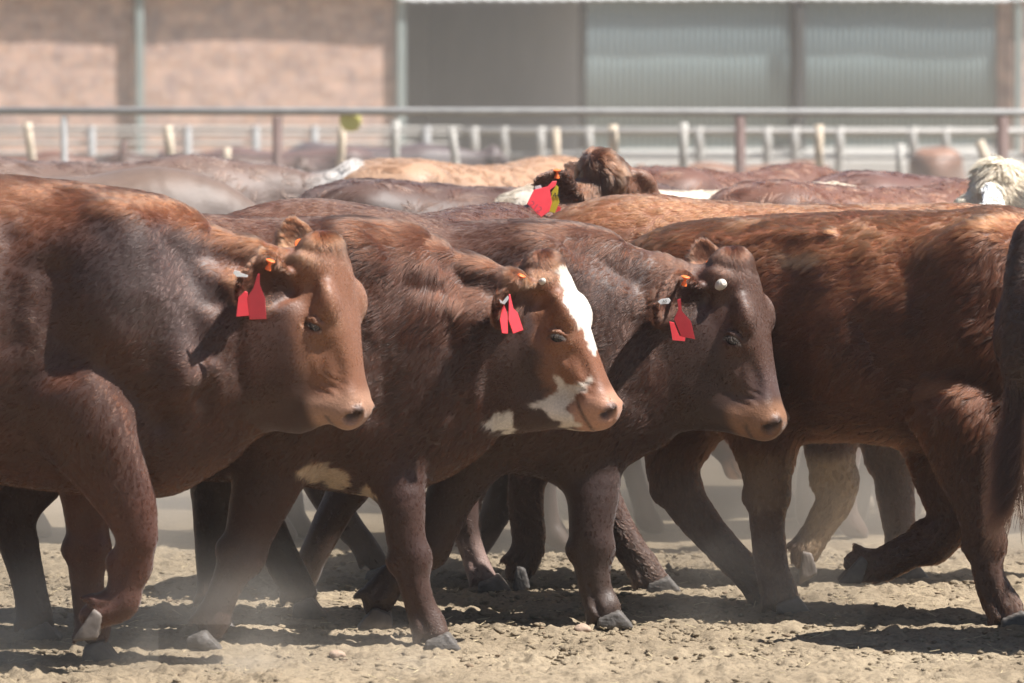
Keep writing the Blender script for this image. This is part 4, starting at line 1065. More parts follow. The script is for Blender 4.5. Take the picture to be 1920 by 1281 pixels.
# ------------------------------------------------------------------ the yard floor
def dirt_material():
    m, nt, b = new_mat('dry_dirt')
    N = nt.nodes; Lk = nt.links
    geo = N.new('ShaderNodeNewGeometry')
    def noise(sc, det=6, rough=.6):
        n = N.new('ShaderNodeTexNoise'); n.inputs['Scale'].default_value = sc; n.inputs['Detail'].default_value = det; n.inputs['Roughness'].default_value = rough
        Lk.new(geo.outputs['Position'], n.inputs['Vector']); return n
    def ramp(src, stops):
        r = N.new('ShaderNodeValToRGB'); e = r.color_ramp.elements
        e[0].position, e[0].color = stops[0][0], (*stops[0][1], 1); e[1].position, e[1].color = stops[-1][0], (*stops[-1][1], 1)
        for p, c in stops[1:-1]:
            x = e.new(p); x.color = (*c, 1)
        Lk.new(src, r.inputs[0]); return r
    n1 = noise(1.3, 5); r1 = ramp(n1.outputs[0], [(.30, (.208, .164, .112)), (.52, (.290, .232, .160)), (.72, (.347, .281, .196))])
    n2 = noise(55, 6, .7); r2 = ramp(n2.outputs[0], [(.30, (.50, .48, .46)), (.5, (1, 1, 1)), (.72, (1.22, 1.2, 1.15))])
    mx = N.new('ShaderNodeMix'); mx.data_type = 'RGBA'; mx.blend_type = 'MULTIPLY'; mx.inputs[0].default_value = .8
    Lk.new(r1.outputs[0], mx.inputs[6]); Lk.new(r2.outputs[0], mx.inputs[7])
    v = N.new('ShaderNodeTexVoronoi'); v.inputs['Scale'].default_value = 70; Lk.new(geo.outputs['Position'], v.inputs['Vector'])
    r3 = ramp(v.outputs['Color'], [(.0, (.62, .58, .53)), (.12, (.96, .95, .94)), (.86, (1, 1, 1)), (1.0, (1.25, 1.22, 1.15))])
    m2 = N.new('ShaderNodeMix'); m2.data_type = 'RGBA'; m2.blend_type = 'MULTIPLY'; m2.inputs[0].default_value = .7
    Lk.new(mx.outputs[2], m2.inputs[6]); Lk.new(r3.outputs[0], m2.inputs[7])
    Lk.new(m2.outputs[2], b.inputs['Base Color'])
    b.inputs['Roughness'].default_value = .95; b.inputs['Specular IOR Level'].default_value = .1
    n4 = noise(220, 5, .7)
    ad = N.new('ShaderNodeMath'); ad.operation = 'ADD'; Lk.new(n2.outputs[0], ad.inputs[0]); Lk.new(n4.outputs[0], ad.inputs[1])
    bp = N.new('ShaderNodeBump'); bp.inputs['Strength'].default_value = .7; bp.inputs['Distance'].default_value = .008
    Lk.new(ad.outputs[0], bp.inputs['Height']); Lk.new(bp.outputs[0], b.inputs['Normal'])
    return m
M_DIRT = dirt_material()

def ground():
    def axis(a, b, step, lo, hi, grow=1.35):
        v = list(np.arange(a, b, step)); s, x = step, v[0]
        left = []
        while x > lo:
            s *= grow; x -= s; left.append(x)
        s, x = step, v[-1]; right = []
        while x < hi:
            s *= grow; x += s; right.append(x)
        return np.array(left[::-1] + v + right)
    X = axis(-1.75, 1.75, .0055, -400, 400); Y = axis(-1.1, 3.2, .0065, -120, 900)
    gx, gy = np.meshgrid(X, Y); P = np.column_stack([gx.ravel(), gy.ravel(), np.zeros(gx.size)])
    d = sstep(14, 4, np.abs(P[:, 1] - 1)) * sstep(9, 3, np.abs(P[:, 0]))
    near = sstep(3.6, 2.6, P[:, 1]) * sstep(-1.6, -1.1, P[:, 1]) * sstep(2.2, 1.7, np.abs(P[:, 0]))
    z = fbm(P, 1.1, 2, 1) * .016 * d + fbm(P, 4.5, 3, 2) * .012 * d
    cl = vnoise(P, 17, 5); cl2 = vnoise(P, 38, 6)
    z += near * (np.clip(cl - .30, 0, 1) ** .8 * .020 + np.clip(cl2 - .15, 0, 1) * .011 * (.6 + .4 * vnoise(P, 3, 8)) + np.clip(vnoise(P, 75, 9) - .05, 0, 1) * .011 * (.6 + .6 * vnoise(P, 6, 11)) + fbm(P, 130, 2, 7) * .0045)
    # hoof pits
    rs = np.random.RandomState(4)
    for _ in range(150):
        c = np.array([rs.uniform(-1.7, 1.7), rs.uniform(-1, 3)]); r = rs.uniform(.035, .06)
        q = np.hypot((P[:, 0] - c[0]), (P[:, 1] - c[1]) * 1.1) / r
        m = q < 2.2
        z[m] += (-.016 * np.exp(-(q[m] / .8) ** 4) + .006 * np.exp(-((q[m] - 1.35) / .35) ** 2)) * near[m]
    P[:, 2] = z - .006
    nx, ny = len(X), len(Y)
    I = np.arange(nx * ny).reshape(ny, nx)
    Q = np.stack([I[:-1, :-1], I[:-1, 1:], I[1:, 1:], I[1:, :-1]], -1).reshape(-1, 4)
    o = make_mesh('ground', P, Q, M_DIRT)
    tag(o, 'dry trampled dirt floor of the cattle yard', kind='structure')
ground()

def lumps(name, n, seed, rmin, rmax, mat, xr=(-1.7, 1.7), yr=(-.9, 2.8), flat=.6):
    """loose crumbs of earth and dung: one uncountable scatter"""
    rs = np.random.RandomState(seed)
    ico = bpy.data.meshes.new('tmp'); 
    import bmesh
    bm = bmesh.new(); bmesh.ops.create_icosphere(bm, subdivisions=1, radius=1); bm.to_mesh(ico); bm.free()
    B = np.array([v.co[:] for v in ico.vertices]); F = np.array([p.vertices[:] for p in ico.polygons]); bpy.data.meshes.remove(ico)
    V, Q = [], []
    for i in range(n):
        r = rmin + (rmax - rmin) * rs.rand() ** 3
        s = np.array([1, .6 + .5 * rs.rand(), flat * (.5 + .6 * rs.rand())]) * r
        b = B * (1 + .38 * rs.randn(len(B), 1)).clip(.3, 1.8) * s
        a = rs.rand() * 6.28; R = np.array([[math.cos(a), -math.sin(a), 0], [math.sin(a), math.cos(a), 0], [0, 0, 1]])
        b = b @ R.T + [rs.uniform(*xr), yr[0] + (yr[1] - yr[0]) * rs.rand() ** 1.2, r * .25 * flat]
        V.append(b); Q.append(F + len(B) * i)
    o = make_mesh(name, np.vstack(V), np.vstack(Q), mat, smooth=False)
    tag(o, 'loose crumbs and clods scattered over the dirt', kind='stuff')
lumps('dirt_clods', 9000, 3, .002, .015, M_DIRT)
lumps('dung_crumbs', 900, 5, .002, .014, plain('dry_dung', (.19, .14, .095), .95, .1, .35, 50, .4), flat=.45)

def straw():
    rs = np.random.RandomState(9); V, Q = [], []
    for i in range(500):
        c = np.array([rs.uniform(-1.7, 1.7), rs.uniform(-.9, 2.5), .006]); a = rs.rand() * 6.28; L = rs.uniform(.006, .022); w = .0012
        d = np.array([math.cos(a), math.sin(a), rs.uniform(-.15, .4)]); s = np.array([-math.sin(a), math.cos(a), 0]) * w; u = np.array([0, 0, w])
        p, q = c - d * L, c + d * L
        k = len(V); V += [p + s, p - s * .5 + u, p - s - u * .3, q + s, q - s * .5 + u, q - s - u * .3]
        Q += [[k, k + 1, k + 4, k + 3], [k + 1, k + 2, k + 5, k + 4], [k + 2, k, k + 3, k + 5]]
    o = make_mesh('straw', np.array(V), np.array(Q), plain('straw', (.55, .45, .28), .8, .2, .3, 30), smooth=False)
    tag(o, 'short bits of straw and chaff strewn on the dirt', kind='stuff')
straw()

def dung_pat(px, py, r, seed, label):
    p = W(px, py, 0.0); t = -p[2] / (CAM[2] - p[2]) if p[2] != CAM[2] else 0
    g = CAM + (p - CAM) * (CAM[2] / (CAM[2] - p[2]))
    sc = Sculpt(); rs = np.random.RandomState(seed)
    for i in range(9):
        a = i * 2.4; q = r * .55 * math.sqrt(i / 9)
        sc.ball(g + [math.cos(a) * q, math.sin(a) * q, r * (.38 - .030 * i)], [r * (.5 - .02 * i), r * .42, r * .26], None, .008)
    V, Q, N = sc.mesh(.005)
    V = V + N * (fbm(V, 60, 3, seed) * .004)[:, None]
    o = make_mesh('dung_pat', V, Q, plain('grey_dung', (.33, .24, .18), .95, .1, .25, 70, .4), origin=g)
    tag(o, label, 'dung pat', 'dung pats on the dirt')
dung_pat(1092, 1185, .034, 1, 'knobbly dried dung pat on the dirt just right of centre')
dung_pat(632, 1232, .030, 2, 'low crumbled dung pat between the front hooves of the blazed steer')

# ------------------------------------------------------------------ the herd behind
def far_cow(px, ytop, Y, ang, scale, back, side, label, group, pose='level', face=None, seed=0, hair=0, h=.014, legsw=.1):
    """a whole animal standing at depth Y with the middle of its back at (px, ytop), heading ang degrees from +x"""
    top = W(px, ytop, Y); a = math.radians(ang)
    s = top[2] / 1.2 if scale is None else scale
    R = np.array([[math.cos(a), -math.sin(a), 0], [math.sin(a), math.cos(a), 0], [0, 0, 1]])
    O = np.array([top[0], top[1], 0])
    G = lambda x, y, z: O + R @ (np.array([x, y, z]) * s)
    Bv = R @ np.array([0, 1.0, 0])
    sc = Sculpt()
    st = [(-.78, .93, .17, .12), (-.72, .92, .26, .20), (-.56, .905, .300, .255), (-.25, .86, .315, .285), (.1, .85, .315, .285), (.36, .875, .325, .25), (.52, .89, .285, .20)]
    if pose == 'up':
        nk = [(.66, .97, .235, .145), (.80, 1.10, .17, .11), (.90, 1.20, .14, .10)]; hd = (1.00, 1.40, 40)
    elif pose == 'low':
        nk = [(.68, .84, .22, .145), (.84, .74, .165, .115), (.96, .64, .14, .10)]; hd = (1.06, .74, 65)
    else:
        nk = [(.66, .93, .235, .145), (.82, .96, .17, .115), (.94, 1.00, .14, .10)]; hd = (1.03, 1.16, 55)
    rows = st + nk
    sc.tube([G(r[0], 0, r[1]) for r in rows], [r[2] * s for r in rows], [r[3] * s for r in rows], B=Bv, k=.04, e=2.3, flow=-1, sag=.35, m=4)
    sc.ball(G(-.6, .15, 1.08), np.array([.12, .09, .09]) * s, R.T, .1); sc.ball(G(-.6, -.15, 1.08), np.array([.12, .09, .09]) * s, R.T, .1)
    H = Head(G(hd[0], 0, hd[1]), hd[2], -ang, 0, .48 * s)
    sculpt_head(sc, H)
    rs = np.random.RandomState(seed + 1)
    for y in (-1, 1):
        sculpt_ear(sc, H.p(.05, y * .09, -.09), H.p(.06, y * .25, -.13), H.ez * .6 + H.ex * .8, .055 * s)
        dx = rs.uniform(-.16, .16)
        L = [(-.55, .80, .17, .10), (-.50 , .62, .10, .075), (-.60 + dx * .5, .46, .062, .052), (-.585 + dx * .8, .28, .045, .04), (-.56 + dx, .10, .043, .042), (-.545 + dx, .055, .05, .05), (-.50 + dx, .02, .028, .045)]
        sc.tube([G(p[0], y * .15, p[1]) for p in L], [p[2] * s for p in L], [p[3] * s for p in L], B=Bv, k=.05, flow=1)
        dx = rs.uniform(-.18, .18)
        L = [(.36, .75, .13, .09), (.37 + dx * .3, .55, .075, .065), (.38 + dx * .7, .36, .052, .05), (.375 + dx * .9, .22, .042, .038), (.385 + dx, .09, .044, .042), (.40 + dx, .055, .05, .05), (.445 + dx, .02, .028, .045)]
        sc.tube([G(p[0], y * .14, p[1]) for p in L], [p[2] * s for p in L], [p[3] * s for p in L], B=Bv, k=.05, flow=1)
    sc.tube([G(-.78, 0, 1.12), G(-.86, 0, 1.0), G(-.87, 0, .7), G(-.86, 0, .42)], np.array([.04, .03, .022, .03]) * s, k=.03, flow=1)
    def paint(V, N, hl, inh):
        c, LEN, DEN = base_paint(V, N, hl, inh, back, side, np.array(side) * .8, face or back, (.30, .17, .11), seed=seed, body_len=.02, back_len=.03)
        if face:
            c = mixc(c, face, np.clip(inh * 1.5, 0, 1))
        if hair > 50000:
            LEN = LEN * 3.0
        return c, LEN, DEN, c * 1.1
    coat = dict(count=hair, tuft=40, clump=.75, rough=.6, rad=.0013, lift=.5) if hair else None
    o = finish_cow('steer', sc, H, tuple(O), paint, label, group, h=h * s, coat=coat, seed=seed, eyes=False)
    return o

RED, REDS = (.13, .050, .028), (.065, .026, .016)
BRN, BRNS = (.075, .034, .022), (.04, .02, .014)
g = 'steers milling behind the front lines'
far_cow(925, 296, 7.0, 48, None, (.34, .20, .12), (.26, .15, .09), 'pale tan steer with a broad rounded back, standing behind the raised head', g, 'low', None, 101, hair=30000)
far_cow(975, 336, 4.6, 12, None, BRN, BRNS, 'brown steer whose back shows between the tan steer and the raised head', g, 'low', None, 102, hair=16000)
far_cow(100, 314, 5.2, 6, None, (.13, .082, .058), (.07, .045, .035), 'grey-brown steer with a long low back above the left front steer', g, 'low', None, 103)
far_cow(190, 290, 6.4, 8, None, (.12, .07, .05), (.07, .04, .03), 'brown steer with a plain white face behind the second back', g, 'level', (.62, .60, .57), 104, hair=16000)
far_cow(1400, 309, 6.6, 52, None, RED, REDS, 'reddish steer with a long dusty back farthest behind the ginger back', g, 'low', None, 105, hair=16000)
far_cow(1350, 343, 4.4, 3, None, (.60, .52, .42), (.48, .40, .31), 'cream-backed steer showing a pale strip of back right of the raised head', g, 'low', None, 106, hair=20000)
far_cow(1700, 336, 4.4, 30, None, RED, REDS, 'red-brown steer with its hips towards the cream-backed one', g, 'low', None, 107, hair=26000)
far_cow(1900, 322, 5.0, 14, None, (.12, .052, .036), (.065, .03, .022), 'dark red-brown steer with a rounded back left of the curly cream one', g, 'low', None, 108, hair=16000)
far_cow(-20, 378, 3.4, 4, None, (.11, .06, .042), (.06, .032, .025), 'brown steer with a cream woolly neck just above the blazed steer', g, 'level', (.62, .52, .38), 109, hair=26000)
far_cow(2420, 296, 3.6, 155, None, (.76, .67, .54), (.68, .58, .45), 'curly cream steer at the right edge with a shaggy pale poll', g, 'level', (.76, .67, .54), 110, hair=70000, h=.012)
far_cow(100, 345, 7.5, 190, None, BRN, BRNS, 'dark steer standing far back on the left', g, 'low', None, 111)
far_cow(760, 350, 8.2, 175, None, RED, REDS, 'reddish steer half hidden behind the tan steer', g, 'low', None, 112)
far_cow(260, 425, 3.2, 4, None, BRN, BRNS, 'dark calf whose legs show between the left front steers', g, 'low', None, 113)
far_cow(820, 440, 3.0, -8, None, BRN, BRNS, 'small dark calf whose legs show behind the chocolate steer', g, 'low', None, 114)
far_cow(1420, 425, 3.3, 6, None, RED, REDS, 'reddish calf whose legs show under the shaggy steer', g, 'low', None, 115)
far_cow(1860, 425, 3.6, 176, None, BRN, BRNS, 'brown calf whose legs show behind the lifted foreleg of the shaggy steer', g, 'low', None, 116)
g2 = 'cattle penned beyond the pipe fence'
for i, (px, yt, Y, ang, sc_, b, s_, lab) in enumerate([
        (20, 283, 19.5, 10, .82, RED, REDS, 'blurred reddish calf beyond the fence at the far left'),
        (185, 322, 18.6, 170, .72, BRN, BRNS, 'low brown calf beyond the fence near the leaning post'),
        (355, 288, 19.6, 5, .80, BRN, BRNS, 'brown calf beyond the fence beside the tall steel pole'),
        (520, 276, 20.4, 185, .86, (.10, .05, .042), (.06, .032, .028), 'dusky brown calf beyond the fence behind the steel post'),
        (715, 268, 21.0, 8, .90, (.075, .05, .05), (.05, .035, .035), 'dark grey-brown calf beyond the fence under the yellow plate'),
        (1395, 303, 19.8, 188, .72, (.2, .10, .06), (.12, .06, .04), 'light brown calf beyond the fence near the white trough'),
        (1757, 276, 23.0, 84, .90, (.24, .12, .075), (.15, .075, .05), 'rusty calf seen from behind between the pale posts on the right')]):
    far_cow(px, yt, Y, ang, None, b, s_, lab, g2, 'level', None, 130 + i, h=.02)

# ------------------------------------------------------------------ fences
M_PIPE = plain('weathered_pipe', (.25, .245, .24), .6, .4, .3, 12, .2)
M_RUST = plain('brown_steel', (.13, .085, .075), .7, .3, .3, 14, .2)
M_WOOD = plain('split_wood', (.50, .42, .33), .85, .2, .35, 22, .5)
M_PALE = plain('whitewashed_post', (.38, .365, .34), .8, .2, .2, 15, .3)
M_WIRE = plain('fence_wire', (.40, .38, .37), .5, .5, .15, 20, metal=.4)

def rod(name, p, q, r, mat, seg=14, parent=None, wob=0.0, seed=0, taper=1.0):
    p, q = np.asarray(p, float), np.asarray(q, float); d = q - p; L = np.linalg.norm(d); d = d / L
    a = nrm(np.cross(d, [.31, .77, .55])); b = np.cross(d, a); n = max(2, int(L / .12)) if wob else 2
    rs = np.random.RandomState(seed); V, F = [], []
    off = np.cumsum(rs.randn(n, 2) * wob, 0)
    for i in range(n):
        t = i / (n - 1); rr = r * (1 + (taper - 1) * t)
        for k in range(seg):
            an = 2 * math.pi * k / seg
            V.append(p + d * (L * t) + a * (off[i, 0] + rr * math.cos(an) * (1 + wob * 8 * rs.randn())) + b * (off[i, 1] + rr * math.sin(an) * (1 + wob * 8 * rs.randn())))
    for i in range(n - 1):
        for k in range(seg):
            j = (k + 1) % seg; F.append([i * seg + k, i * seg + j, (i + 1) * seg + j, (i + 1) * seg + k])
    F.append(list(range(seg))[::-1]); F.append([(n - 1) * seg + k for k in range(seg)])
    return make_mesh(name, np.array(V), F, mat, parent, origin=p)

FY = 17.0
def fence():
    root = bpy.data.objects.new('pipe_fence', None); COL.objects.link(root); root.location = (W(960, 300, FY)[0], FY, 0)
    tag(root, 'grey pipe rail fence with brown steel posts crossing the yard behind the herd', 'fence')
    a, b = W(-900, 206, FY), W(2900, 214, FY)
    rod('top_rail', a, b, .0245, M_PIPE, parent=root)
    for px, w, m in ((-300, 14, M_RUST), (120, 13, M_PIPE), (520, 19, M_RUST), (1388, 20, M_RUST), (1880, 22, M_RUST), (2330, 18, M_RUST)):
        q = W(px, 211, FY); rod('post', [q[0], FY, -.1], [q[0], FY, q[2] - .024], w * .5 * mpp(FY), m, parent=root)
    for py in (246, 296, 345):
        p, q = W(-900, py - 4, FY + .045), W(2900, py + 3, FY + .045)
        rod('strand', p, q, .004, M_WIRE, 6, parent=root)
fence()
for i, (px, yt, px2, y2, w, mat, lab) in enumerate([
        (62, 228, 72, 310, 17, M_WOOD, 'split wooden fence stake at the far left, close beside a thin steel post'),
        (238, 266, 226, 330, 13, M_RUST, 'dark short stake leaning left beside the tall green pole'),
        (310, 236, 318, 335, 19, M_WOOD, 'pale wooden fence stake leaning right between two steel posts'),
        (427, 277, 426, 345, 15, M_WOOD, 'short pale wooden stake left of the brown steel post'),
        (639, 234, 637, 335, 17, M_WOOD, 'wooden stake standing under the yellow plate'),
        (742, 226, 740, 325, 18, M_PALE, 'white wooden stake in front of the brick corner'),
        (849, 238, 857, 300, 17, M_PALE, 'white stake leaning right above the tan back'),
        (1043, 240, 1044, 320, 18, M_WOOD, 'wooden stake just left of the raised head'),
        (1147, 234, 1149, 330, 20, M_WOOD, 'wooden stake rising behind the raised poll'),
        (1283, 230, 1279, 322, 18, M_PALE, 'pale stake between the raised head and the brown steel post'),
        (1536, 234, 1538, 330, 18, M_WOOD, 'tall pale stake right of the dark wall pole'),
        (1684, 270, 1688, 330, 17, M_PALE, 'short white stake above the red-brown steer'),
        (1838, 264, 1860, 330, 20, M_WOOD, 'thick wooden stake leaning right near the curly cream steer')]):
    t, b = W(px, yt, FY + .10), W(px2, y2, FY + .10)
    d = (b - t) / (t[2] - b[2])
    o = rod('fence_stake', t + d * (t[2] + .05), t, w * .5 * mpp(FY) * 1.05, mat, 10, wob=.004, seed=i, taper=.9)
    tag(o, lab, 'fence stake', 'wooden stakes along the fence')
def plate():
    c = W(657, 226, FY + .03)
    r = bpy.data.objects.new('yellow_plate', None)
    o = lathe('yellow_plate', c, (0.2, -1, .1), [(.055, -.004), (.066, -.002), (.068, .004), (.060, .008), (.02, .010), (.008, .010)], plain('yellow_paint', (.50, .47, .16), .5, .4, .1, 20), None, 24)
    tag(o, 'round yellow plate fixed to the fence rail left of the brick corner', 'plate')
    bpy.data.objects.remove(r)
plate()

def back_fence():
    Y = 25.0
    root = bpy.data.objects.new('white_fence', None); COL.objects.link(root); root.location = (W(1300, 300, Y)[0], Y, 0)
    tag(root, 'blurred white post fence in front of the sheet-metal wall', 'fence')
    for py, r in ((246, .030), (292, .022)):
        rod('rail', W(870, py, Y), W(2500, py + 2, Y), r, M_PALE, 10, root)
    for px in (890, 945, 1012, 1106, 1312, 1438, 1490, 1572, 1712, 1772, 1930, 2060, 2200, 2400):
        q = W(px, 238, Y); rod('post', [q[0], Y, -.1], [q[0], Y, q[2]], 9 * mpp(Y), M_PALE, 10, root, wob=.002, seed=px)
    t = bpy.data.objects.new('left_fence', None)
    bpy.data.objects.remove(t)
    root2 = bpy.data.objects.new('wire_fence', None); COL.objects.link(root2); root2.location = (W(300, 300, Y)[0], Y, 0)
    tag(root2, 'blurred thin wire fence with grey posts in front of the brick wall', 'fence')
    for py in (240, 252, 268, 288):
        rod('strand', W(-900, py, Y), W(868, py, Y), .012, M_PALE, 6, root2)
    for px in (-500, -220, 172, 352, 480, 590, 800):
        q = W(px, 236, Y); rod('post', [q[0], Y, -.1], [q[0], Y, q[2]], 8 * mpp(Y), M_PIPE, 10, root2)
back_fence()

def box_mesh(name, lo, hi, mat, parent=None, bev=0.0):
    lo, hi = np.array(lo, float), np.array(hi, float)
    import bmesh
    bm = bmesh.new(); bmesh.ops.create_cube(bm, size=1)
    for v in bm.verts:
        v.co = Vector((lo + hi) / 2 + np.array(v.co) * (hi - lo))
    if bev:
        bmesh.ops.bevel(bm, geom=bm.edges[:], offset=bev, segments=2, affect='EDGES')
    me = bpy.data.meshes.new(name); bm.to_mesh(me); bm.free()
    c = (lo + hi) / 2; c[2] = lo[2]
    me.transform(Matrix.Translation(-Vector(c)))
    me.materials.append(mat); o = bpy.data.objects.new(name, me); COL.objects.link(o); o.location = c
    if parent is not None:
        o.parent = parent; o.matrix_parent_inverse = Matrix.Translation(-Vector(parent.location))
    return o
def trough():
    Y = 31.0
    for i, (x0, x1, yt, lab) in enumerate([(600, 735, 324, 'short white concrete feed trough in front of the brick wall'), (1010, 1930, 300, 'long white concrete feed trough along the sheet-metal wall')]):
        a, b = W(x0, yt, Y), W(x1, yt, Y)
        root = bpy.data.objects.new('feed_trough', None); COL.objects.link(root); root.location = ((a[0] + b[0]) / 2, Y, 0)
        tag(root, lab, 'feed trough', 'concrete feed troughs')
        m = plain('white_concrete', (.66, .64, .60), .9, .2, .15, 6, .2)
        box_mesh('front_side', (a[0], Y, -.05), (b[0], Y + .12, a[2]), m, root, .015)
        box_mesh('rear_side', (a[0], Y + .6, -.05), (b[0], Y + .72, a[2] + .05), m, root, .015)
        box_mesh('end_wall', (a[0], Y + .123, -.05), (a[0] + .12, Y + .597, a[2] - .02), m, root, .01)
        box_mesh('end_wall', (b[0] - .12, Y + .123, -.05), (b[0], Y + .597, a[2] - .02), m, root, .01)
trough()

# ------------------------------------------------------------------ the shed
def brick_material():
    m, nt, b = new_mat('brick')
    N, Lk = nt.nodes, nt.links
    geo = N.new('ShaderNodeNewGeometry'); sp = N.new('ShaderNodeSeparateXYZ'); cb = N.new('ShaderNodeCombineXYZ')
    Lk.new(geo.outputs['Position'], sp.inputs[0]); Lk.new(sp.outputs[0], cb.inputs[0]); Lk.new(sp.outputs[2], cb.inputs[1])
    br = N.new('ShaderNodeTexBrick'); br.inputs['Scale'].default_value = 1.0
    br.inputs['Brick Width'].default_value = .23; br.inputs['Row Height'].default_value = .085; br.inputs['Mortar Size'].default_value = .007
    br.inputs['Color1'].default_value = (.36, .235, .180, 1); br.inputs['Color2'].default_value = (.50, .35, .29, 1); br.inputs['Mortar'].default_value = (.44, .39, .355, 1)
    Lk.new(cb.outputs[0], br.inputs['Vector'])
    nz = N.new('ShaderNodeTexNoise'); nz.inputs['Scale'].default_value = 5.5; nz.inputs['Detail'].default_value = 4; nz.inputs['Roughness'].default_value = .75
    Lk.new(geo.outputs['Position'], nz.inputs['Vector'])
    r = N.new('ShaderNodeValToRGB'); e = r.color_ramp.elements; e[0].position, e[0].color = .32, (.62, .62, .68, 1); e[1].position, e[1].color = .68, (1.25, 1.15, 1.05, 1)
    Lk.new(nz.outputs[0], r.inputs[0])
    mx = N.new('ShaderNodeMix'); mx.data_type = 'RGBA'; mx.blend_type = 'MULTIPLY'; mx.inputs[0].default_value = 1
    Lk.new(br.outputs[0], mx.inputs[6]); Lk.new(r.outputs[0], mx.inputs[7]); Lk.new(mx.outputs[2], b.inputs['Base Color'])
    bp = N.new('ShaderNodeBump'); bp.inputs['Strength'].default_value = .4; bp.inputs['Distance'].default_value = .01; bp.invert = True
    Lk.new(br.outputs['Fac'], bp.inputs['Height']); Lk.new(bp.outputs[0], b.inputs['Normal'])
    b.inputs['Roughness'].default_value = .9; b.inputs['Specular IOR Level'].default_value = .2
    return m

def shed():
    Y = 45.0
    AR = math.radians(22); cx = 0.0
    X = lambda px: (px - 960.0) * (Y + 15) / (FPX * math.cos(AR) - (px - 960.0) * math.sin(AR))
    root = bpy.data.objects.new('shed', None); COL.objects.link(root); root.location = (X(960), Y, 0)
    tag(root, 'long low farm shed of brick and blue-green metal sheets with an open dark bay', 'shed')
    MB = brick_material()
    ZT = 2.35
    box_mesh('brick_wall', (X(-1400), Y, -.1), (X(750), Y + .3, ZT), MB, root)
    box_mesh('brick_wall', (X(1872), Y, -.1), (X(3200), Y + .3, ZT), MB, root)
    # corrugated sheets
    ms = plain('blue_green_sheet', (.20, .255, .265), .5, .4, .12, 3, metal=0.0)
    for a, b in ((1103, 1483), (1499, 1872)):
        x0, x1 = X(a), X(b); n = int((x1 - x0) / .0127)
        xs = np.linspace(x0, x1, n); ys = Y + .06 + .008 * np.sin(np.arange(n) * 2 * math.pi / 6)
        V = np.vstack([np.column_stack([xs, ys, np.full(n, .25)]), np.column_stack([xs, ys, np.full(n, ZT)]), np.column_stack([xs, ys + .004, np.full(n, ZT)]), np.column_stack([xs, ys + .004, np.full(n, .25)])])
        Q = []
        for r in range(4):
            s = (r + 1) % 4
            Q += [[r * n + i, r * n + i + 1, s * n + i + 1, s * n + i] for i in range(n - 1)]
        make_mesh('sheet_panel', V, Q, ms, root, origin=(x0, Y + .06, 0))
        box_mesh('plinth', (x0, Y + .03, -.1), (x1, Y + .3, .247), plain('plinth_concrete', (.62, .61, .58), .9, .2, .2, 5), root)
    box_mesh('sheet_backing', (X(1105), Y + .12, .25), (X(1870), Y + .3, ZT - .1), plain('dark_timber', (.06, .055, .05), .9, .2, .3, 4), root)
    mp = plain('green_grey_steel', (.22, .26, .25), .6, .4, .2, 8)
    for a, w, m in ((257, 13, mp), (748, 15, mp), (1491, 17, plain('dark_steel', (.035, .035, .035), .6, .4, .2, 8)), (-560, 13, mp), (1900, 12, mp)):
        x = X(a); hw = w * .5 * mpp(Y)
        if a in (748,):
            box_mesh('column', (x - hw, Y - .10, -.1), (x + hw, Y - .003, ZT - .2), m, root)
        else:
            box_mesh('column', (x - hw, Y - .14, -.1), (x + hw, Y - .05, ZT - .2), m, root)
    # open bay: side walls, back, floor
    mi = plain('dim_plaster', (.30, .30, .30), .9, .2, .25, 1.5)
    x0, x1 = X(752), X(1101)
    box_mesh('bay_side', (x0 - .15, Y + .303, -.1), (x0, Y + 5, ZT), mi, root)
    box_mesh('bay_side', (x1, Y + .303, -.1), (x1 + .15, Y + 5, ZT), mi, root)
    box_mesh('bay_back', (x0 - .15, Y + 5.003, -.1), (x1 + .15, Y + 5.2, ZT), mi, root)
    box_mesh('bay_floor', (x0, Y + .0, -.1), (x1, Y + 5, .03), plain('bay_concrete', (.35, .33, .31), .9, .2, .2, 2), root)
    # roof: corrugated slope with an uneven eave
    mr = plain('roof_sheet', (.38, .38, .385), .5, .4, .15, 3, metal=.1)
    n = 900; xs = np.linspace(X(-1450), X(3250), n)
    sag = .020 * vnoise(np.column_stack([xs, xs * 0, xs * 0]), .55, 3) + .012 * vnoise(np.column_stack([xs, xs * 0, xs * 0]), 1.7, 4)
    zc = .012 * np.sin(xs * 2 * math.pi / .15)
    ze = np.where(xs < X(740), 2.03, 1.975); oh = np.where(xs < X(740), .03, 0)
    rows = []
    for y, z in ((Y - .165, 0), (Y + .5, .14), (Y + 6.5, 1.5)):
        rows.append(np.column_stack([xs, np.full(n, y) + (sag * .8 - oh if z == 0 else 0), ze + z + zc + sag]))
    V = np.vstack(rows + [r - [0, 0, .035] for r in rows[::-1]])
    Q = []
    for r in range(6):
        s = (r + 1) % 6
        Q += [[r * n + i, r * n + i + 1, s * n + i + 1, s * n + i] for i in range(n - 1)]
    make_mesh('roof', V, Q, mr, root, origin=(X(960), Y, 2))
    root.rotation_euler = (0, 0, AR)
shed()

# ------------------------------------------------------------------ dust in the air
def volume_material(name, col, dens, aniso=0.25, noise=None):
    m = bpy.data.materials.new(name); m.use_nodes = True; nt = m.node_tree
    nt.nodes.remove(nt.nodes['Principled BSDF'])
    v = nt.nodes.new('ShaderNodeVolumePrincipled')
    v.inputs['Color'].default_value = (*col, 1); v.inputs['Density'].default_value = dens; v.inputs['Anisotropy'].default_value = aniso
    nt.links.new(v.outputs[0], nt.nodes['Material Output'].inputs['Volume'])
    return m, nt, v
m, nt, v = volume_material('haze_air', (.90, .92, .95), .0006)
hz = box_mesh('haze', (-60, -18, -1.5), (60, 58, 4.6), m)
tag(hz, 'dusty air over the whole yard', kind='stuff')

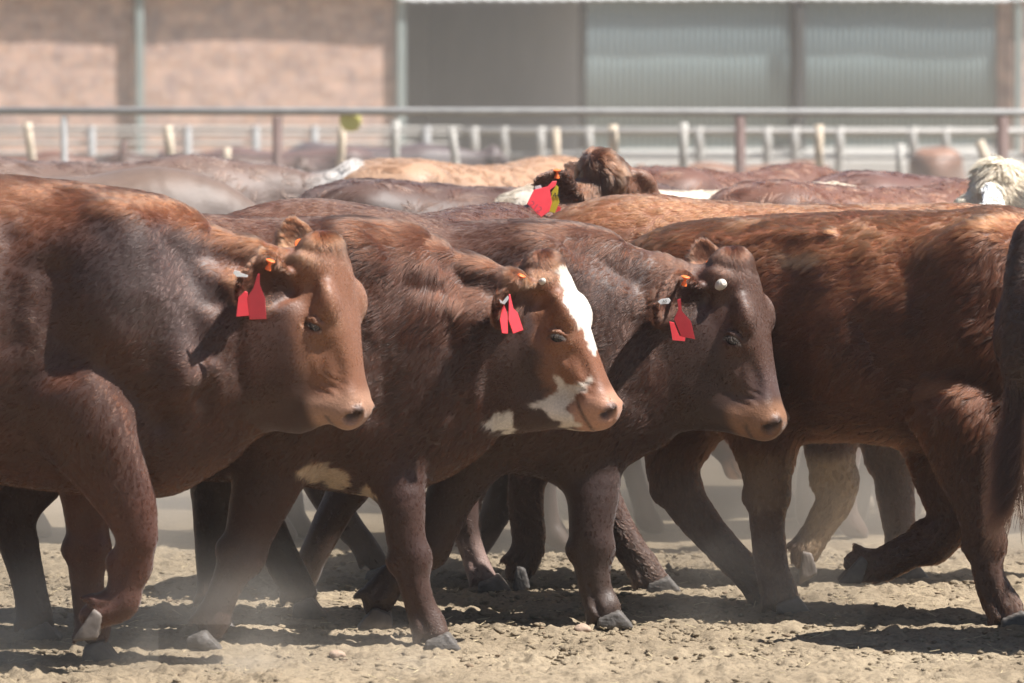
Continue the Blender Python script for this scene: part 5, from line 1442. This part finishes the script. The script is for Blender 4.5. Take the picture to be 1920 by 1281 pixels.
def dust(name, lo, hi, dens, label, scale=(.9, .9, 1.6), seed=0.0, soft=None, thr=(.42, .75), col=(.88, .83, .76), top=1.0):
    """drifting dust: noise density that thins with height and towards the sides of its box"""
    m, nt, v = volume_material(name + '_air', col, 0.0, .3)
    N, Lk = nt.nodes, nt.links
    tc = N.new('ShaderNodeTexCoord')
    def mth(op, a, b=None, clamp=False):
        n = N.new('ShaderNodeMath'); n.operation = op; n.use_clamp = clamp
        for i, x in enumerate((a, b)):
            if x is None: continue
            if isinstance(x, (int, float)): n.inputs[i].default_value = x
            else: Lk.new(x, n.inputs[i])
        return n.outputs[0]
    sp = N.new('ShaderNodeSeparateXYZ'); Lk.new(tc.outputs['Generated'], sp.inputs[0])
    mp = N.new('ShaderNodeMapping'); mp.inputs['Scale'].default_value = scale; mp.inputs['Location'].default_value = (seed, seed * .7, 0); Lk.new(tc.outputs['Object'], mp.inputs[0])
    nz = N.new('ShaderNodeTexNoise'); nz.inputs['Scale'].default_value = 1.0; nz.inputs['Detail'].default_value = 3.0; Lk.new(mp.outputs[0], nz.inputs['Vector'])
    r = N.new('ShaderNodeMapRange'); r.inputs[1].default_value = thr[0]; r.inputs[2].default_value = thr[1]; Lk.new(nz.outputs[0], r.inputs[0])
    def edge(o):
        x = mth('SUBTRACT', 1.0, mth('ABSOLUTE', mth('SUBTRACT', mth('MULTIPLY', o, 2.0), 1.0)))
        s = N.new('ShaderNodeMapRange'); s.interpolation_type = 'SMOOTHSTEP'; s.inputs[1].default_value = 0; s.inputs[2].default_value = .55; Lk.new(x, s.inputs[0]); return s.outputs[0]
    zf = N.new('ShaderNodeMapRange'); zf.interpolation_type = 'SMOOTHSTEP'; zf.inputs[1].default_value = 1.0; zf.inputs[2].default_value = 0.0; Lk.new(sp.outputs[2], zf.inputs[0])
    d = mth('MULTIPLY', mth('MULTIPLY', edge(sp.outputs[0]), edge(sp.outputs[1])), mth('MULTIPLY', zf.outputs[0], mth('ADD', r.outputs[0], .12)))
    Lk.new(mth('MULTIPLY', d, dens), v.inputs['Density'])
    o = box_mesh(name, lo, hi, m)
    tag(o, label, kind='stuff')
    return o
dust('dust_cloud', (-16, 7, -.02), (16, 44, 4.2), .012, 'thin veil of dust drifting between the herd and the shed', (.25, .2, .6), 2.2, thr=(.25, .75))
dust('dust_cloud', (-5, 1.0, -.02), (5, 11, 1.3), .80, 'pale dust hanging round the legs of the herd behind', seed=1.3, thr=(.38, .68))
dust('dust_puff', (-1.75, -.75, -.02), (-.35, .30, .40), 1.7, 'dust kicked up under the raised hoof at the left', (2.6, 2.6, 4), 3.1)
dust('dust_puff', (-.95, -.75, -.02), (-.10, -.25, .16), 3.0, 'low streak of dust trailing along the dirt in front', (2.6, 3, 5), 5.2)
dust('dust_puff', (.30, .45, -.02), (1.2, 1.5, .55), 1.2, 'dust rising round the crossed hind feet of the shaggy steer', (2.6, 2.6, 4), 7.7)
